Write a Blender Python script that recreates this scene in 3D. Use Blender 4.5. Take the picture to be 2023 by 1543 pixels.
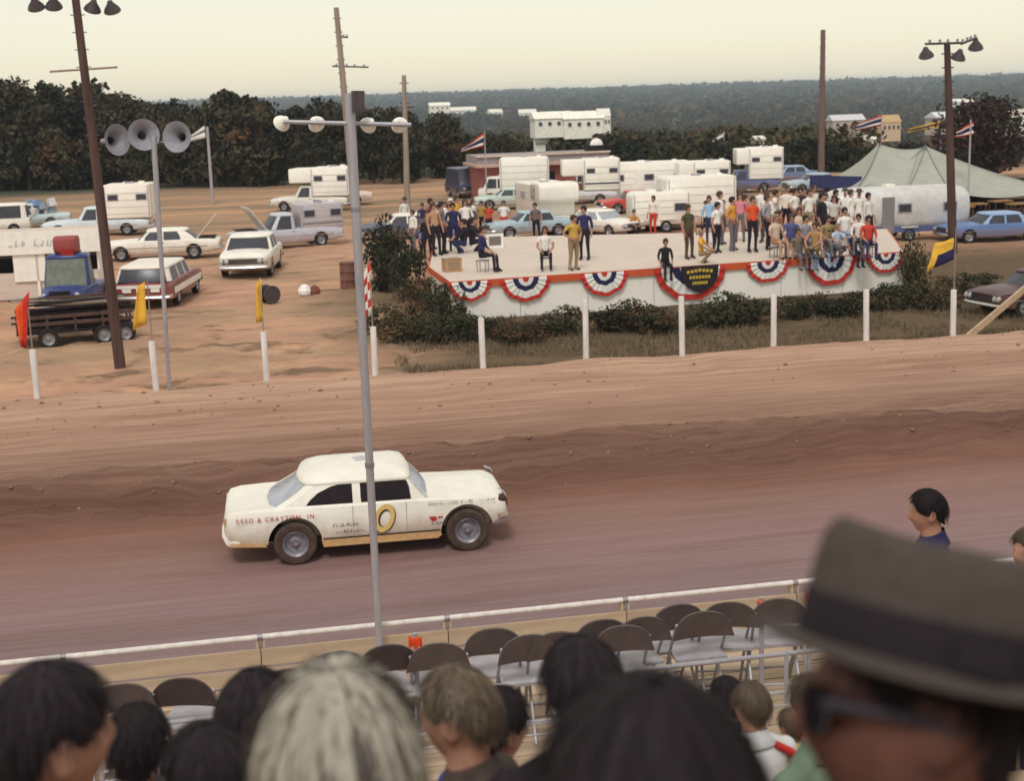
import bpy, bmesh, math, random
import numpy as np
from math import sin, cos, tan, pi, radians, sqrt, hypot, atan2
from mathutils import Vector, Matrix, Euler

R = random.Random(7)
for o in list(bpy.data.objects): bpy.data.objects.remove(o)
scene = bpy.context.scene
COL = scene.collection

# ------------------------------------------------------------------ camera
# the grandstand viewpoint: 7.7 m above the dirt, looking down and a little along the track
CAMH, YAW, PITCH, ROLL, FPX = 7.7, radians(11.0), radians(11.8), radians(1.87), 2800.0
CAMP = Vector((0, 0, CAMH))
FW = Vector((sin(YAW)*cos(PITCH), cos(YAW)*cos(PITCH), -sin(PITCH)))
_R0 = Vector((cos(YAW), -sin(YAW), 0)); _U0 = _R0.cross(FW)
RT = _R0*cos(ROLL) - _U0*sin(ROLL)
UP = _U0*cos(ROLL) + _R0*sin(ROLL)
cam = bpy.data.cameras.new('camera'); camo = bpy.data.objects.new('camera', cam); COL.objects.link(camo)
cam.sensor_width = 36; cam.lens = FPX/2023*36; cam.clip_start = .05; cam.clip_end = 20000
camo.matrix_world = Matrix(((RT.x, UP.x, -FW.x, 0), (RT.y, UP.y, -FW.y, 0), (RT.z, UP.z, -FW.z, CAMH), (0, 0, 0, 1)))
cam.dof.use_dof = True; cam.dof.focus_distance = 14.5; cam.dof.aperture_fstop = 3.0
scene.camera = camo

# ------------------------------------------------------------------ sky, sun, exposure
w = bpy.data.worlds.new('World'); scene.world = w; w.use_nodes = True
nt = w.node_tree; nt.nodes.clear()
out = nt.nodes.new('ShaderNodeOutputWorld'); bg = nt.nodes.new('ShaderNodeBackground'); bg2 = nt.nodes.new('ShaderNodeBackground')
sky = nt.nodes.new('ShaderNodeTexSky'); sky.sky_type = 'NISHITA'; sky.sun_disc = False
SUN_EL, SUN_AZ = radians(52), radians(200)
sky.sun_elevation = SUN_EL; sky.sun_rotation = SUN_AZ
nt.links.new(sky.outputs[0], bg.inputs[0]); bg.inputs[1].default_value = .05
# an even cream cloud sheet over the blue, paler and bluer toward the right of the view
tc = nt.nodes.new('ShaderNodeTexCoord'); no = nt.nodes.new('ShaderNodeTexNoise'); no.inputs['Scale'].default_value = 1.6; no.inputs['Detail'].default_value = 3
mp = nt.nodes.new('ShaderNodeMapping'); mp.inputs['Scale'].default_value = (1, 1, 3)
nt.links.new(tc.outputs['Generated'], mp.inputs[0]); nt.links.new(mp.outputs[0], no.inputs['Vector'])
cr = nt.nodes.new('ShaderNodeValToRGB')
cr.color_ramp.elements[0].position = .3; cr.color_ramp.elements[0].color = (.69, .625, .49, 1)
cr.color_ramp.elements[1].position = .7; cr.color_ramp.elements[1].color = (.74, .65, .48, 1)
nt.links.new(no.outputs[0], cr.inputs[0]); nt.links.new(cr.outputs[0], bg2.inputs[0]); bg2.inputs[1].default_value = .93
add = nt.nodes.new('ShaderNodeAddShader')
nt.links.new(bg.outputs[0], add.inputs[0]); nt.links.new(bg2.outputs[0], add.inputs[1]); nt.links.new(add.outputs[0], out.inputs[0])
sl = bpy.data.lights.new('sun', 'SUN'); sl.energy = 1.5; sl.angle = radians(14); sl.color = (1, .97, .92)
so = bpy.data.objects.new('sun', sl); COL.objects.link(so)
so.rotation_euler = (pi/2-SUN_EL, 0, -SUN_AZ+pi)
so.rotation_euler = Vector((sin(SUN_AZ)*cos(SUN_EL), cos(SUN_AZ)*cos(SUN_EL), sin(SUN_EL))).to_track_quat('Z', 'Y').to_euler()
scene.view_settings.view_transform = 'Standard'; scene.view_settings.look = 'None'
scene.view_settings.exposure = 0; scene.view_settings.gamma = 1; scene.view_settings.use_curve_mapping = False
scene.render.engine = 'CYCLES'
scene.cycles.max_bounces = 6; scene.cycles.volume_bounces = 1; scene.cycles.use_denoising = True
scene.cycles.transparent_max_bounces = 8

# where a line of sight through a point of the photograph meets a real plane
def ray(px, py): return FW + RT*((px-1011.5)/FPX) + UP*((771.5-py)/FPX)
def G(px, py, z=0.0): d = ray(px, py); return CAMP + d*((z-CAMH)/d.z)
def AY(px, py, Y): d = ray(px, py); return CAMP + d*(Y/d.y)
def AD(px, py, D): return CAMP + ray(px, py)*D

# ------------------------------------------------------------------ helpers
def lin(c): return tuple(((v/255)/12.92 if v/255 <= .04045 else ((v/255+.055)/1.055)**2.4) for v in c)
_M = {}
def mat(name, rgb, rough=.8, var=.12, scale=3.0, metal=0.0, bump=0.0, stretch=(1, 1, 1), rgb2=None, dirt=None, lo=.35, hi=.65, spec=.3):
    if name in _M: return _M[name]
    m = bpy.data.materials.new(name); m.use_nodes = True; n = m.node_tree; b = n.nodes['Principled BSDF']
    b.inputs['Roughness'].default_value = rough; b.inputs['Metallic'].default_value = metal
    b.inputs['Specular IOR Level'].default_value = spec
    a = tuple(min(1, v*(1-var)) for v in rgb); c = tuple(min(1, v*(1+var)) for v in rgb)
    if rgb2: a, c = rgb, rgb2
    t = n.nodes.new('ShaderNodeTexCoord'); mp = n.nodes.new('ShaderNodeMapping'); mp.inputs['Scale'].default_value = stretch
    ns = n.nodes.new('ShaderNodeTexNoise'); ns.inputs['Scale'].default_value = scale; ns.inputs['Detail'].default_value = 6; ns.inputs['Roughness'].default_value = .65
    n.links.new(t.outputs['Object'], mp.inputs[0]); n.links.new(mp.outputs[0], ns.inputs['Vector'])
    r = n.nodes.new('ShaderNodeValToRGB'); r.color_ramp.elements[0].position = lo; r.color_ramp.elements[1].position = hi
    r.color_ramp.elements[0].color = (*a, 1); r.color_ramp.elements[1].color = (*c, 1)
    n.links.new(ns.outputs[0], r.inputs[0]); colo = r.outputs[0]
    if dirt:  # (colour, z0, z1): road dirt thrown up from below, fading out by height
        sp = n.nodes.new('ShaderNodeSeparateXYZ'); n.links.new(t.outputs['Object'], sp.inputs[0])
        ad = n.nodes.new('ShaderNodeMath'); ad.operation = 'MULTIPLY_ADD'; ad.inputs[1].default_value = .5
        n.links.new(ns.outputs[0], ad.inputs[0]); n.links.new(sp.outputs['Z'], ad.inputs[2])
        mr = n.nodes.new('ShaderNodeMapRange'); mr.inputs['From Min'].default_value = dirt[1]+.25; mr.inputs['From Max'].default_value = dirt[2]+.25
        mr.inputs['To Min'].default_value = .8; mr.inputs['To Max'].default_value = 0
        n.links.new(ad.outputs[0], mr.inputs['Value'])
        mx = n.nodes.new('ShaderNodeMixRGB'); mx.inputs[2].default_value = (*dirt[0], 1)
        n.links.new(mr.outputs[0], mx.inputs[0]); n.links.new(colo, mx.inputs[1]); colo = mx.outputs[0]
    n.links.new(colo, b.inputs['Base Color'])
    if bump:
        bp = n.nodes.new('ShaderNodeBump'); bp.inputs['Strength'].default_value = bump; bp.inputs['Distance'].default_value = .03
        n.links.new(ns.outputs[0], bp.inputs['Height']); n.links.new(bp.outputs[0], b.inputs['Normal'])
    _M[name] = m; return m
def cm(rgb, rough=.8, **k):      # a plain colour from an 8-bit albedo
    return mat('paint_%d_%d_%d_%d' % (*rgb, int(rough*100)), lin(rgb), rough, **k)

class MB:
    def __init__(s): s.v = []; s.f = []; s.m = []; s.k = 0
    def add(s, vs, fs, m=None):
        o = len(s.v); s.v += [tuple(v) for v in vs]; s.f += [tuple(i+o for i in f) for f in fs]; s.m += [s.k if m is None else m]*len(fs); return s
    def box(s, c, d, rot=None, m=None, taper=0):
        x, y, z = d[0]/2, d[1]/2, d[2]/2
        vs = [Vector((sx*x*(1-taper*(sz > 0)), sy*y*(1-taper*(sz > 0)), sz*z)) for sz in (-1, 1) for sy in (-1, 1) for sx in (-1, 1)]
        if rot is not None: M_ = rot if isinstance(rot, Matrix) else Euler(rot).to_matrix(); vs = [M_ @ v for v in vs]
        return s.add([v+Vector(c) for v in vs], [(0, 2, 3, 1), (4, 5, 7, 6), (0, 1, 5, 4), (2, 6, 7, 3), (0, 4, 6, 2), (1, 3, 7, 5)], m)
    def tube(s, pts, r, n=8, m=None, cap=True):
        pts = [Vector(p) for p in pts]; rs = r if isinstance(r, (list, tuple)) else [r]*len(pts)
        d0 = (pts[-1]-pts[0]).normalized(); ref = Vector((0, 0, 1)) if abs(d0.z) < .9 else Vector((1, 0, 0))
        rings = []
        for i, p in enumerate(pts):
            d = (pts[min(i+1, len(pts)-1)]-pts[max(i-1, 0)]).normalized(); a = d.cross(ref).normalized(); b = d.cross(a)
            rings.append([p+(a*cos(2*pi*k/n)+b*sin(2*pi*k/n))*rs[i] for k in range(n)])
        return s.loft(rings, m=m, cap=cap)
    def loft(s, rings, m=None, cap=True, closed=True):
        n = len(rings[0]); vs = [v for r in rings for v in r]; fs = []
        for i in range(len(rings)-1):
            for k in range(n if closed else n-1):
                k2 = (k+1) % n; fs.append((i*n+k, i*n+k2, (i+1)*n+k2, (i+1)*n+k))
        if cap and closed: fs.append(tuple(range(n-1, -1, -1))); fs.append(tuple((len(rings)-1)*n+k for k in range(n)))
        return s.add(vs, fs, m)
    def disc(s, c, r, nrm=(0, 0, 1), n=16, m=None):
        d = Vector(nrm).normalized(); ref = Vector((0, 0, 1)) if abs(d.z) < .9 else Vector((1, 0, 0)); a = d.cross(ref).normalized(); b = d.cross(a)
        return s.add([Vector(c)+(a*cos(2*pi*k/n)+b*sin(2*pi*k/n))*r for k in range(n)], [tuple(range(n))], m)
    def lathe(s, prof, n=20, m=None, cap=False, axis='Z', c=(0, 0, 0)):
        rings = []
        for r, h in prof:
            ring = []
            for k in range(n):
                a = 2*pi*k/n; p = (r*cos(a), r*sin(a), h)
                if axis == 'Y': p = (p[0], p[2], p[1])
                if axis == 'X': p = (p[2], p[0], p[1])
                ring.append(Vector(p)+Vector(c))
            rings.append(ring)
        return s.loft(rings, m=m, cap=cap)
    def sheet(s, pts2d, thick, m=None):     # polygon in XZ with thickness along Y
        n = len(pts2d); vs = [(x, -thick/2, z) for x, z in pts2d]+[(x, thick/2, z) for x, z in pts2d]
        fs = [tuple(range(n)), tuple(range(2*n-1, n-1, -1))]+[(i, i+n, (i+1) % n+n, (i+1) % n) for i in range(n)]
        return s.add(vs, fs, m)
    def mesh(s, name, mats, smooth=False):
        me = bpy.data.meshes.new(name); me.from_pydata(s.v, [], s.f)
        for x in (mats if isinstance(mats, (list, tuple)) else [mats]): me.materials.append(x)
        if any(s.m): me.polygons.foreach_set('material_index', s.m)
        if smooth:
            me.polygons.foreach_set('use_smooth', [True]*len(me.polygons))
            if smooth != 'all': me.set_sharp_from_angle(angle=radians(38))
        me.update(); return me
    def build(s, name, mats, parent=None, smooth=False, loc=None):
        return link(name, s.mesh(name, mats, smooth), parent, loc)
def link(name, me, parent=None, loc=None):
    o = bpy.data.objects.new(name, me); COL.objects.link(o)
    if parent is not None: o.parent = parent
    if loc is not None: o.location = loc
    return o
def tag(o, label=None, cat=None, group=None, kind=None):
    if label: o['label'] = label
    if cat: o['category'] = cat
    if group: o['group'] = group
    if kind: o['kind'] = kind
    return o
def thing(name, label, cat, loc=(0, 0, 0), rz=0, group=None):
    o = bpy.data.objects.new(name, None); COL.objects.link(o); o.location = loc; o.rotation_euler = (0, 0, rz); o.empty_display_size = .2
    return tag(o, label, cat, group)
def kids(o): return [c for c in COL.objects if c.parent == o]
def copy_tree(o, loc=None, rz=None, label=None, scale=None):
    def rec(a, par):
        c = a.copy(); COL.objects.link(c)
        if par is not None: c.parent = par
        for ch in a.children: rec(ch, c)
        return c
    r = rec(o, None)
    if loc is not None: r.location = loc
    if rz is not None: r.rotation_euler = (0, 0, rz)
    if scale is not None: r.scale = (scale,)*3 if isinstance(scale, (int, float)) else scale
    if label: r['label'] = label
    return r
def evaluated(me, mods):
    o = bpy.data.objects.new('work', me); COL.objects.link(o)
    for t, kw in mods:
        md = o.modifiers.new(t, t)
        for k, v in kw.items(): setattr(md, k, v)
    dg = bpy.context.evaluated_depsgraph_get(); r = bpy.data.meshes.new_from_object(o.evaluated_get(dg), depsgraph=dg)
    bpy.data.objects.remove(o); return r

# value noise in numpy
def vnoise(x, y, seed=0):
    xi = np.floor(x).astype(np.int64); yi = np.floor(y).astype(np.int64); fx = x-xi; fy = y-yi
    fx = fx*fx*(3-2*fx); fy = fy*fy*(3-2*fy)
    def h(a, b):
        n = (a*374761393+b*668265263+seed*974711) & 0x7fffffff
        n = ((n ^ (n >> 13))*1274126177) & 0x7fffffff
        return ((n ^ (n >> 16)) & 0xffff)/65535.0
    return (h(xi, yi)*(1-fx)+h(xi+1, yi)*fx)*(1-fy)+(h(xi, yi+1)*(1-fx)+h(xi+1, yi+1)*fx)*fy
def fbm(x, y, o=4, seed=0):
    s = 0; a = .5
    for i in range(o): s = s+a*vnoise(x*2**i, y*2**i, seed+i); a *= .5
    return s
def sstep(a, b, v): t = np.clip((v-a)/(b-a), 0, 1); return t*t*(3-2*t)

# ------------------------------------------------------------------ ground
def base_z(x, y):
    x = np.asarray(x, float); y = np.asarray(y, float); r = np.hypot(x, y)
    far = -13*sstep(150, 330, r)-7*sstep(330, 600, r)+27*sstep(1100, 4200, r)+5*sstep(2500, 6500, x)
    lft = sstep(-.02, -.2, x/np.maximum(r, 1)-.12)
    far = far*(1-.5*lft*sstep(1500, 150, r))
    return far
def ground_z(x, y):
    x = np.asarray(x, float); y = np.asarray(y, float)
    z = base_z(x, y)
    near = sstep(16, 18, y)*sstep(60, 44, y)
    w = fbm(x*.12, y*.5, 3, 3)-.45
    ridge = np.exp(-((y-(28.6+w*2.2))/1.05)**2)*(.32+.5*(fbm(x*.35, y*.9, 3, 11)-.4))
    lump = (fbm(x*1.1, y*2.4, 4, 5)-.47)*sstep(26, 27.5, y)*sstep(33, 30, y)*.55
    furrow = -.16*np.exp(-((y-33.9-w*.8)/.55)**2)-.12*np.exp(-((y-31.2)/.5)**2)
    edge = .34*np.exp(-((y-37.6-w*.5)/1.25)**2)+.13*np.exp(-((y-35.6)/.4)**2)
    ruts = (fbm(x*.10, y*3.5, 4, 21)-.47)*.12*sstep(17, 20, y)*sstep(37, 33, y)*(.22+sstep(25, 28, y))
    rough = (fbm(x*.5, y*.7, 4, 31)-.47)*.28*sstep(33, 38, y)*sstep(140, 120, y)
    cuts = -np.abs(fbm(x*.35+y*.25, y*.8-x*.2, 4, 41)-.47)*.9*sstep(39, 41, y)*sstep(56, 50, y)*sstep(6.5, 4, x)
    dip = -.22*np.exp(-((y-40.6)/.9)**2)*sstep(4, 8, x)
    return z+near*(ridge+lump+furrow+edge+ruts)+rough+cuts+dip
def gz(x, y): return float(ground_z(np.array([float(x)]), np.array([float(y)]))[0])
def geo(a, b, n): return list(a*(b/a)**(np.arange(1, n+1)/n))
xs = [-v for v in geo(14, 6000, 34)][::-1]+list(np.arange(-14, 52, .33))+geo(52, 8000, 40)
ys = list(np.arange(-60, 15, 5.0))+list(np.arange(15, 44, .14))+list(np.arange(44, 66, .4))+list(np.arange(66, 160, 1.6))+geo(160, 9000, 60)
X, Y = np.meshgrid(xs, ys); Z = ground_z(X, Y)
V = np.stack([X.ravel(), Y.ravel(), Z.ravel()], 1); nx, ny = len(xs), len(ys)
I = (np.arange(ny-1)[:, None]*nx+np.arange(nx-1)[None, :]).ravel()
Fc = np.stack([I, I+1, I+nx+1, I+nx], 1)
def np_mesh(name, V, Fc, mats, midx=None, smooth=False):
    me = bpy.data.meshes.new(name); k = Fc.shape[1]
    me.vertices.add(len(V)); me.vertices.foreach_set('co', V.astype(np.float32).ravel())
    me.loops.add(Fc.size); me.loops.foreach_set('vertex_index', Fc.astype(np.int32).ravel())
    me.polygons.add(len(Fc)); me.polygons.foreach_set('loop_start', np.arange(0, Fc.size, k, dtype=np.int32))
    for x in mats: me.materials.append(x)
    if midx is not None: me.polygons.foreach_set('material_index', midx.astype(np.int32))
    if smooth: me.polygons.foreach_set('use_smooth', np.ones(len(Fc), bool))
    me.update(calc_edges=True); me.validate(); return me

def ground_material():
    m = bpy.data.materials.new('raceway_clay_and_field'); m.use_nodes = True; n = m.node_tree; L = n.links.new
    b = n.nodes['Principled BSDF']; b.inputs['Roughness'].default_value = .95; b.inputs['Specular IOR Level'].default_value = .15
    t = n.nodes.new('ShaderNodeTexCoord'); sp = n.nodes.new('ShaderNodeSeparateXYZ'); L(t.outputs['Object'], sp.inputs[0])
    def noise(scale, st=(1, 1, 1), det=6, rough=.65):
        mp = n.nodes.new('ShaderNodeMapping'); mp.inputs['Scale'].default_value = st; L(t.outputs['Object'], mp.inputs[0])
        ns = n.nodes.new('ShaderNodeTexNoise'); ns.inputs['Scale'].default_value = scale; ns.inputs['Detail'].default_value = det; ns.inputs['Roughness'].default_value = rough
        L(mp.outputs[0], ns.inputs['Vector']); return ns.outputs[0]
    def math_(op, a, b_=None, c=None):
        q = n.nodes.new('ShaderNodeMath'); q.operation = op
        for i, v in enumerate((a, b_, c)):
            if v is None: continue
            if isinstance(v, (int, float)): q.inputs[i].default_value = v
            else: L(v, q.inputs[i])
        return q.outputs[0]
    def mix(f, a, c, mode='MIX'):
        q = n.nodes.new('ShaderNodeMixRGB'); q.blend_type = mode
        for i, v in enumerate((f, a, c)):
            if isinstance(v, (int, float)): q.inputs[i].default_value = v
            elif isinstance(v, tuple): q.inputs[i].default_value = (*v, 1)
            else: L(v, q.inputs[i])
        return q.outputs[0]
    def rng(v, a, b_, c=0, d=1):
        q = n.nodes.new('ShaderNodeMapRange'); q.interpolation_type = 'SMOOTHSTEP'
        for i, x in enumerate((v, a, b_, c, d)):
            if isinstance(x, (int, float)): q.inputs[i].default_value = x
            else: L(x, q.inputs[i])
        return q.outputs[0]
    x, y = sp.outputs['X'], sp.outputs['Y']
    warp = noise(.25, (1, 2.2, 1)); w2 = noise(1.2, (.25, 3, 1), 5)
    yy = math_('ADD', y, math_('MULTIPLY_ADD', warp, 2.4, -1.2)); yy = math_('ADD', yy, math_('MULTIPLY_ADD', w2, 1.6, -.8))
    # bands of clay laid down by grading and by the wheels, by distance across the track
    ramp = n.nodes.new('ShaderNodeValToRGB'); L(rng(yy, 16.0, 40.0), ramp.inputs[0]); ramp.color_ramp.interpolation = 'LINEAR'
    n.nodes[ramp.inputs[0].links[0].from_node.name].interpolation_type = 'LINEAR'
    S = [(16.5, (136, 108, 105)), (19.5, (126, 99, 98)), (22.5, (132, 98, 95)), (24.6, (130, 93, 84)), (26.0, (118, 78, 66)), (27.6, (98, 66, 55)), (29.6, (108, 76, 62)),
         (30.8, (150, 111, 91)), (32.6, (156, 117, 98)), (33.7, (120, 84, 70)), (34.5, (147, 106, 88)), (35.3, (126, 86, 70)), (36.2, (172, 132, 110)), (37.6, (178, 138, 117)), (39.4, (164, 124, 102))]
    el = ramp.color_ramp.elements
    for i, (yv, c) in enumerate(S):
        e = el[i] if i < 2 else el.new(.5)
        e.position = (yv-16)/24; 
    for e, (yv, c) in zip(sorted(el, key=lambda q: q.position), S): e.color = (*[v*1.05 for v in lin(c)], 1)
    streak = noise(2.2, (.12, 4.5, 1), 8, .7); grain = noise(9, (1, 1, 1), 8, .75)
    sf = rng(yy, 25, 28.5, .34, .78)
    trk = mix(math_('MULTIPLY', rng(streak, .36, .62), sf), ramp.outputs[0], mix(1.0, ramp.outputs[0], (.66, .58, .56), 'MULTIPLY'))
    blot = noise(.5, (.22, 1.5, 1), 6, .7); trk = mix(math_('MULTIPLY', rng(blot, .5, .64), .5), trk, mix(1.0, trk, (.74, .68, .64), 'MULTIPLY')); blot2 = noise(.8, (.13, 2.4, 1), 5, .6)
    trk = mix(math_('MULTIPLY', rng(blot2, .54, .66), .4), trk, mix(1.0, trk, (1.22, 1.22, 1.2), 'MULTIPLY'))
    trk = mix(math_('MULTIPLY', rng(grain, .42, .7), .30), trk, mix(1.0, trk, (1.28, 1.22, 1.18), 'MULTIPLY'))
    # infield: orange clay, trampled straw, tired grass
    f1 = noise(.09, (1, 1.6, 1)); f2 = noise(.35, (.6, 1.7, 1)); f3 = noise(3.0, (.5, 1.6, 1), 8, .75)
    clay = mix(rng(f2, .35, .65), lin((186, 132, 103)), lin((158, 112, 90)))
    straw = mix(rng(f3, .35, .65), lin((150, 122, 92)), lin((120, 102, 74)))
    grass = mix(rng(f3, .3, .7), lin((104, 78, 56)), lin((78, 62, 46)))
    side = rng(math_('ADD', x, math_('MULTIPLY_ADD', f1, 8, -4)), 2.0, 8.0)
    side = math_('MULTIPLY', side, rng(y, 66, 56))
    inf = mix(rng(f1, .42, .62), clay, mix(.45, clay, straw))
    inf = mix(side, inf, grass)
    patch = math_('MULTIPLY', rng(noise(.22, (1, 2.4, 1)), .54, .64), .75)
    inf = mix(patch, inf, grass)
    outer = rng(y, 78, 96); stripe = noise(.16, (.15, 1.4, 1), 4)
    inf = mix(outer, inf, mix(rng(stripe, .4, .6), lin((170, 122, 92)), lin((128, 100, 78))))
    inf = mix(math_('MULTIPLY', rng(f3, .5, .72), .4), inf, mix(1.0, inf, (.6, .56, .52), 'MULTIPLY'))
    c = mix(rng(yy, 38.4, 40.4), trk, inf)
    # far country under the trees
    rr = math_('POWER', math_('ADD', math_('MULTIPLY', x, x), math_('MULTIPLY', y, y)), .5)
    fld = mix(rng(noise(.006, (1, 1, 1), 3), .5, .6), lin((70, 68, 52)), lin((150, 120, 96)))
    c = mix(rng(rr, 128, 146), c, mix(.7, fld, lin((66, 62, 48))))
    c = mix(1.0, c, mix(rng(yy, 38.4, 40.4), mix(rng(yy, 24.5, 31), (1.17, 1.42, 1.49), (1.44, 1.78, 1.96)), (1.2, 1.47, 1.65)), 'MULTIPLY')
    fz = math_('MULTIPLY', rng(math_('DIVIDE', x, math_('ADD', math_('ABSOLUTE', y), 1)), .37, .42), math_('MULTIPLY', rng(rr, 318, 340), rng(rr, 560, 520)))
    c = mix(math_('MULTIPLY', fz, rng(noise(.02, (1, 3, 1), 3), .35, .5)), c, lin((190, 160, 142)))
    stand = rng(y, 17.2, 16.4)
    c = mix(stand, c, lin((168, 140, 112)))
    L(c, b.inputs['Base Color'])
    bp = n.nodes.new('ShaderNodeBump'); bp.inputs['Strength'].default_value = .5; bp.inputs['Distance'].default_value = .06
    L(math_('ADD', grain, math_('MULTIPLY', streak, 1.2)), bp.inputs['Height']); L(bp.outputs[0], b.inputs['Normal'])
    return m
MG = ground_material()
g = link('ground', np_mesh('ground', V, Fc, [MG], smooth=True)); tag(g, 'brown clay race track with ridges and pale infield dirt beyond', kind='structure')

# ------------------------------------------------------------------ shared materials
M_white = mat('white_paint', (.86, .83, .77), .6, .06, 4)
M_postw = mat('whitewashed_wood', (.66, .62, .60), .85, .14, 9, bump=.3, stretch=(1, 1, .2))
M_brownpole = mat('tarred_pole', (.085, .05, .042), .9, .3, 6, stretch=(1, 1, .1), bump=.3)
M_greypole = mat('weathered_pole', (.30, .24, .20), .9, .2, 6, stretch=(1, 1, .1), bump=.2)
M_silver = mat('galvanised_steel', (.40, .39, .43), .45, .12, 12, metal=.35, stretch=(1, 1, .2))
M_chrome = mat('chrome', (.62, .62, .64), .22, .08, 8, metal=.9)
M_steel = mat('dull_steel', (.30, .29, .31), .45, .2, 15, metal=.6)
M_tyre = mat('black_rubber', (.022, .018, .020), .9, .25, 12)
M_tyredirt = mat('clay_caked_rubber', (.072, .047, .038), .95, .3, 14)
M_glass = mat('dark_glass', (.04, .042, .058), .32, .2, 3, spec=.5)
M_glassp = mat('pale_glass', (.33, .37, .42), .15, .15, 3, spec=.8)
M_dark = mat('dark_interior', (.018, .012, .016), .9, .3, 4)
M_skin = mat('skin', (.42, .22, .155), .6, .12, 14)
M_skind = mat('tanned_skin', (.12, .05, .038), .55, .2, 18)
M_wood = mat('raw_wood', (.50, .37, .25), .85, .18, 6, stretch=(.15, 1, 1), bump=.25)
M_wood2 = mat('tan_planks', (.44, .335, .235), .85, .16, 5, stretch=(.12, 1, 1), bump=.25)
M_plat = mat('platform_boards', (.62, .53, .46), .85, .10, 4, stretch=(.2, 1.2, 1), bump=.2)
M_red = mat('red_cloth', lin((190, 52, 44)), .85, .1, 6)
M_navy = mat('navy_cloth', lin((42, 40, 78)), .85, .15, 6)
M_cloth = mat('white_cloth', (.74, .73, .70), .85, .06, 6)
M_orange = mat('orange_ribbon', lin((228, 88, 40)), .8, .1, 6)
M_yellow = mat('yellow_cloth', lin((226, 178, 66)), .85, .1, 6)
M_canvas = mat('grey_green_canvas', lin((164, 166, 156)), .9, .07, 1.5)
M_redlens = mat('red_lens', (.32, .02, .015), .3, .1, 5)
M_lens = mat('headlamp_glass', (.55, .55, .52), .15, .1, 5, spec=.8)

# ------------------------------------------------------------------ near barrier: tan plank wall topped by a white pipe
wy = 17.55
wl = tag(thing('crash_barrier', 'long tan plank barrier with a white pipe on top beside the track', 'barrier', (0, 0, 0)), None)
for i in range(-4, 14):
    x0 = i*2.44
    for j, (z0, h) in enumerate([(.70, .215), (.44, .215), (.18, .215)]):
        MB().box((0, 0, 0), (2.425, .045, h)).build('plank', M_wood2, wl, loc=(x0+1.22, wy-.02+R.uniform(-.006, .006), z0))
    MB().box((0, 0, 0), (.12, .14, 1.0), taper=.05).build('post', M_wood, wl, loc=(x0, wy+.085, .45))
    MB().tube([(0, 0, 0), (2.44, 0, 0)], .036, 12).build('rail', M_postw, wl, True, (x0, wy+.03, .955))
    MB().tube([(0, 0, 0), (.07, 0, 0)], .043, 12).build('rail_collar', M_steel, wl, True, (x0-.035, wy+.03, .955))
    MB().box((0, 0, 0), (.05, .05, .14)).build('bracket', M_steel, wl, loc=(x0, wy+.03, .87))

# ------------------------------------------------------------------ grandstand: board platform and stepped rows
PZ = 3.05
st = thing('grandstand', 'tan wooden grandstand of stepped planks below the spectators', 'grandstand', (0, 0, 0))
for k in range(17):      # deck boards of the box-seat platform, running along the track
    for j in range(5):
        MB().box((0, 0, 0), (3.9, .185, .04)).build('plank', M_wood2, st, loc=(-5+j*3.92+1.9+R.uniform(-.01, .01), 7.35+k*.2, PZ-.02+R.uniform(-.003, .003)))
MB().box((4.8, 10.85, PZ-.19), (19.6, .05, .3)).build('edge_board', M_wood, st)
for i in range(9): MB().box((-4.5+i*2.3, 10.7, (PZ-.04)/2-.03), (.14, .14, PZ-.1)).build('post', M_wood, st)
ROWS = []
for k in range(12):
    y0 = 6.6-.75*k; z0 = PZ+.37*(k+1); ROWS.append((y0, z0))
    for j in range(4):
        x0 = -5+j*4.9
        MB().box((0, 0, 0), (4.87, .28, .04)).build('plank', M_wood2, st, loc=(x0+2.45, y0+.5, z0-.02))
        MB().box((0, 0, 0), (4.87, .28, .04)).build('plank', M_wood2, st, loc=(x0+2.45, y0+.2, z0-.023))
        MB().box((0, 0, 0), (4.87, .28, .045)).build('seat_plank', M_wood, st, loc=(x0+2.45, y0-.02, z0+.42))
        MB().box((0, 0, 0), (4.87, .03, .31)).build('riser', M_wood2, st, loc=(x0+2.45, y0+.66, z0-.20))
    for j in range(6): MB().box((0, 0, 0), (.06, .2, .40)).build('seat_support', M_wood, st, loc=(-4.6+j*3.8, y0-.02, z0+.2))
for j in range(6):
    p = MB(); p.tube([(0, 7.0, PZ+.12), (0, 6.6-.75*11, PZ+.37*12-.2)], .07, 6).build('stringer', M_wood, st, loc=(-4.6+j*3.8, 0, -.1))
for j in range(6): MB().box((0, 0, 0), (.16, .16, 6.3)).build('post', M_wood, st, loc=(-4.6+j*3.8, -1.2, 3.1))

# ------------------------------------------------------------------ folding chairs on the platform
M_chairb = mat('brown_enamel', (.085, .062, .06), .45, .15, 9, spec=.5)
M_chairs = mat('pale_chair_seat', (.34, .32, .35), .5, .12, 9)
M_chaird = mat('dark_brown_enamel', (.045, .03, .032), .45, .2, 9, spec=.5)
def arc_panel(w_, h, bulge, n=12, t=.02):    # rounded back panel, curved round the sitter
    mb = MB(); fr = []; bk = []
    top = [(-w_/2+w_*i/n, h*(sqrt(max(0, 1-abs(-1+2*i/n)**2.6)))) for i in range(n+1)]
    def P(x, z, o): return (x, -bulge*(x/(w_/2))**2+o, z)
    vs = []; 
    for o in (-t/2, t/2):
        vs += [P(x, 0, o) for x, z in top]+[P(x, z+.001, o) for x, z in top]
    m = n+1; fs = []
    for i in range(n):
        fs += [(i, i+1, m+i+1, m+i), (2*m+i+1, 2*m+i, 3*m+i, 3*m+i+1), (i+1, i, 2*m+i, 2*m+i+1), (m+i, m+i+1, 3*m+i+1, 3*m+i)]
    return mb.add(vs, fs)
CHL = []
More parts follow.
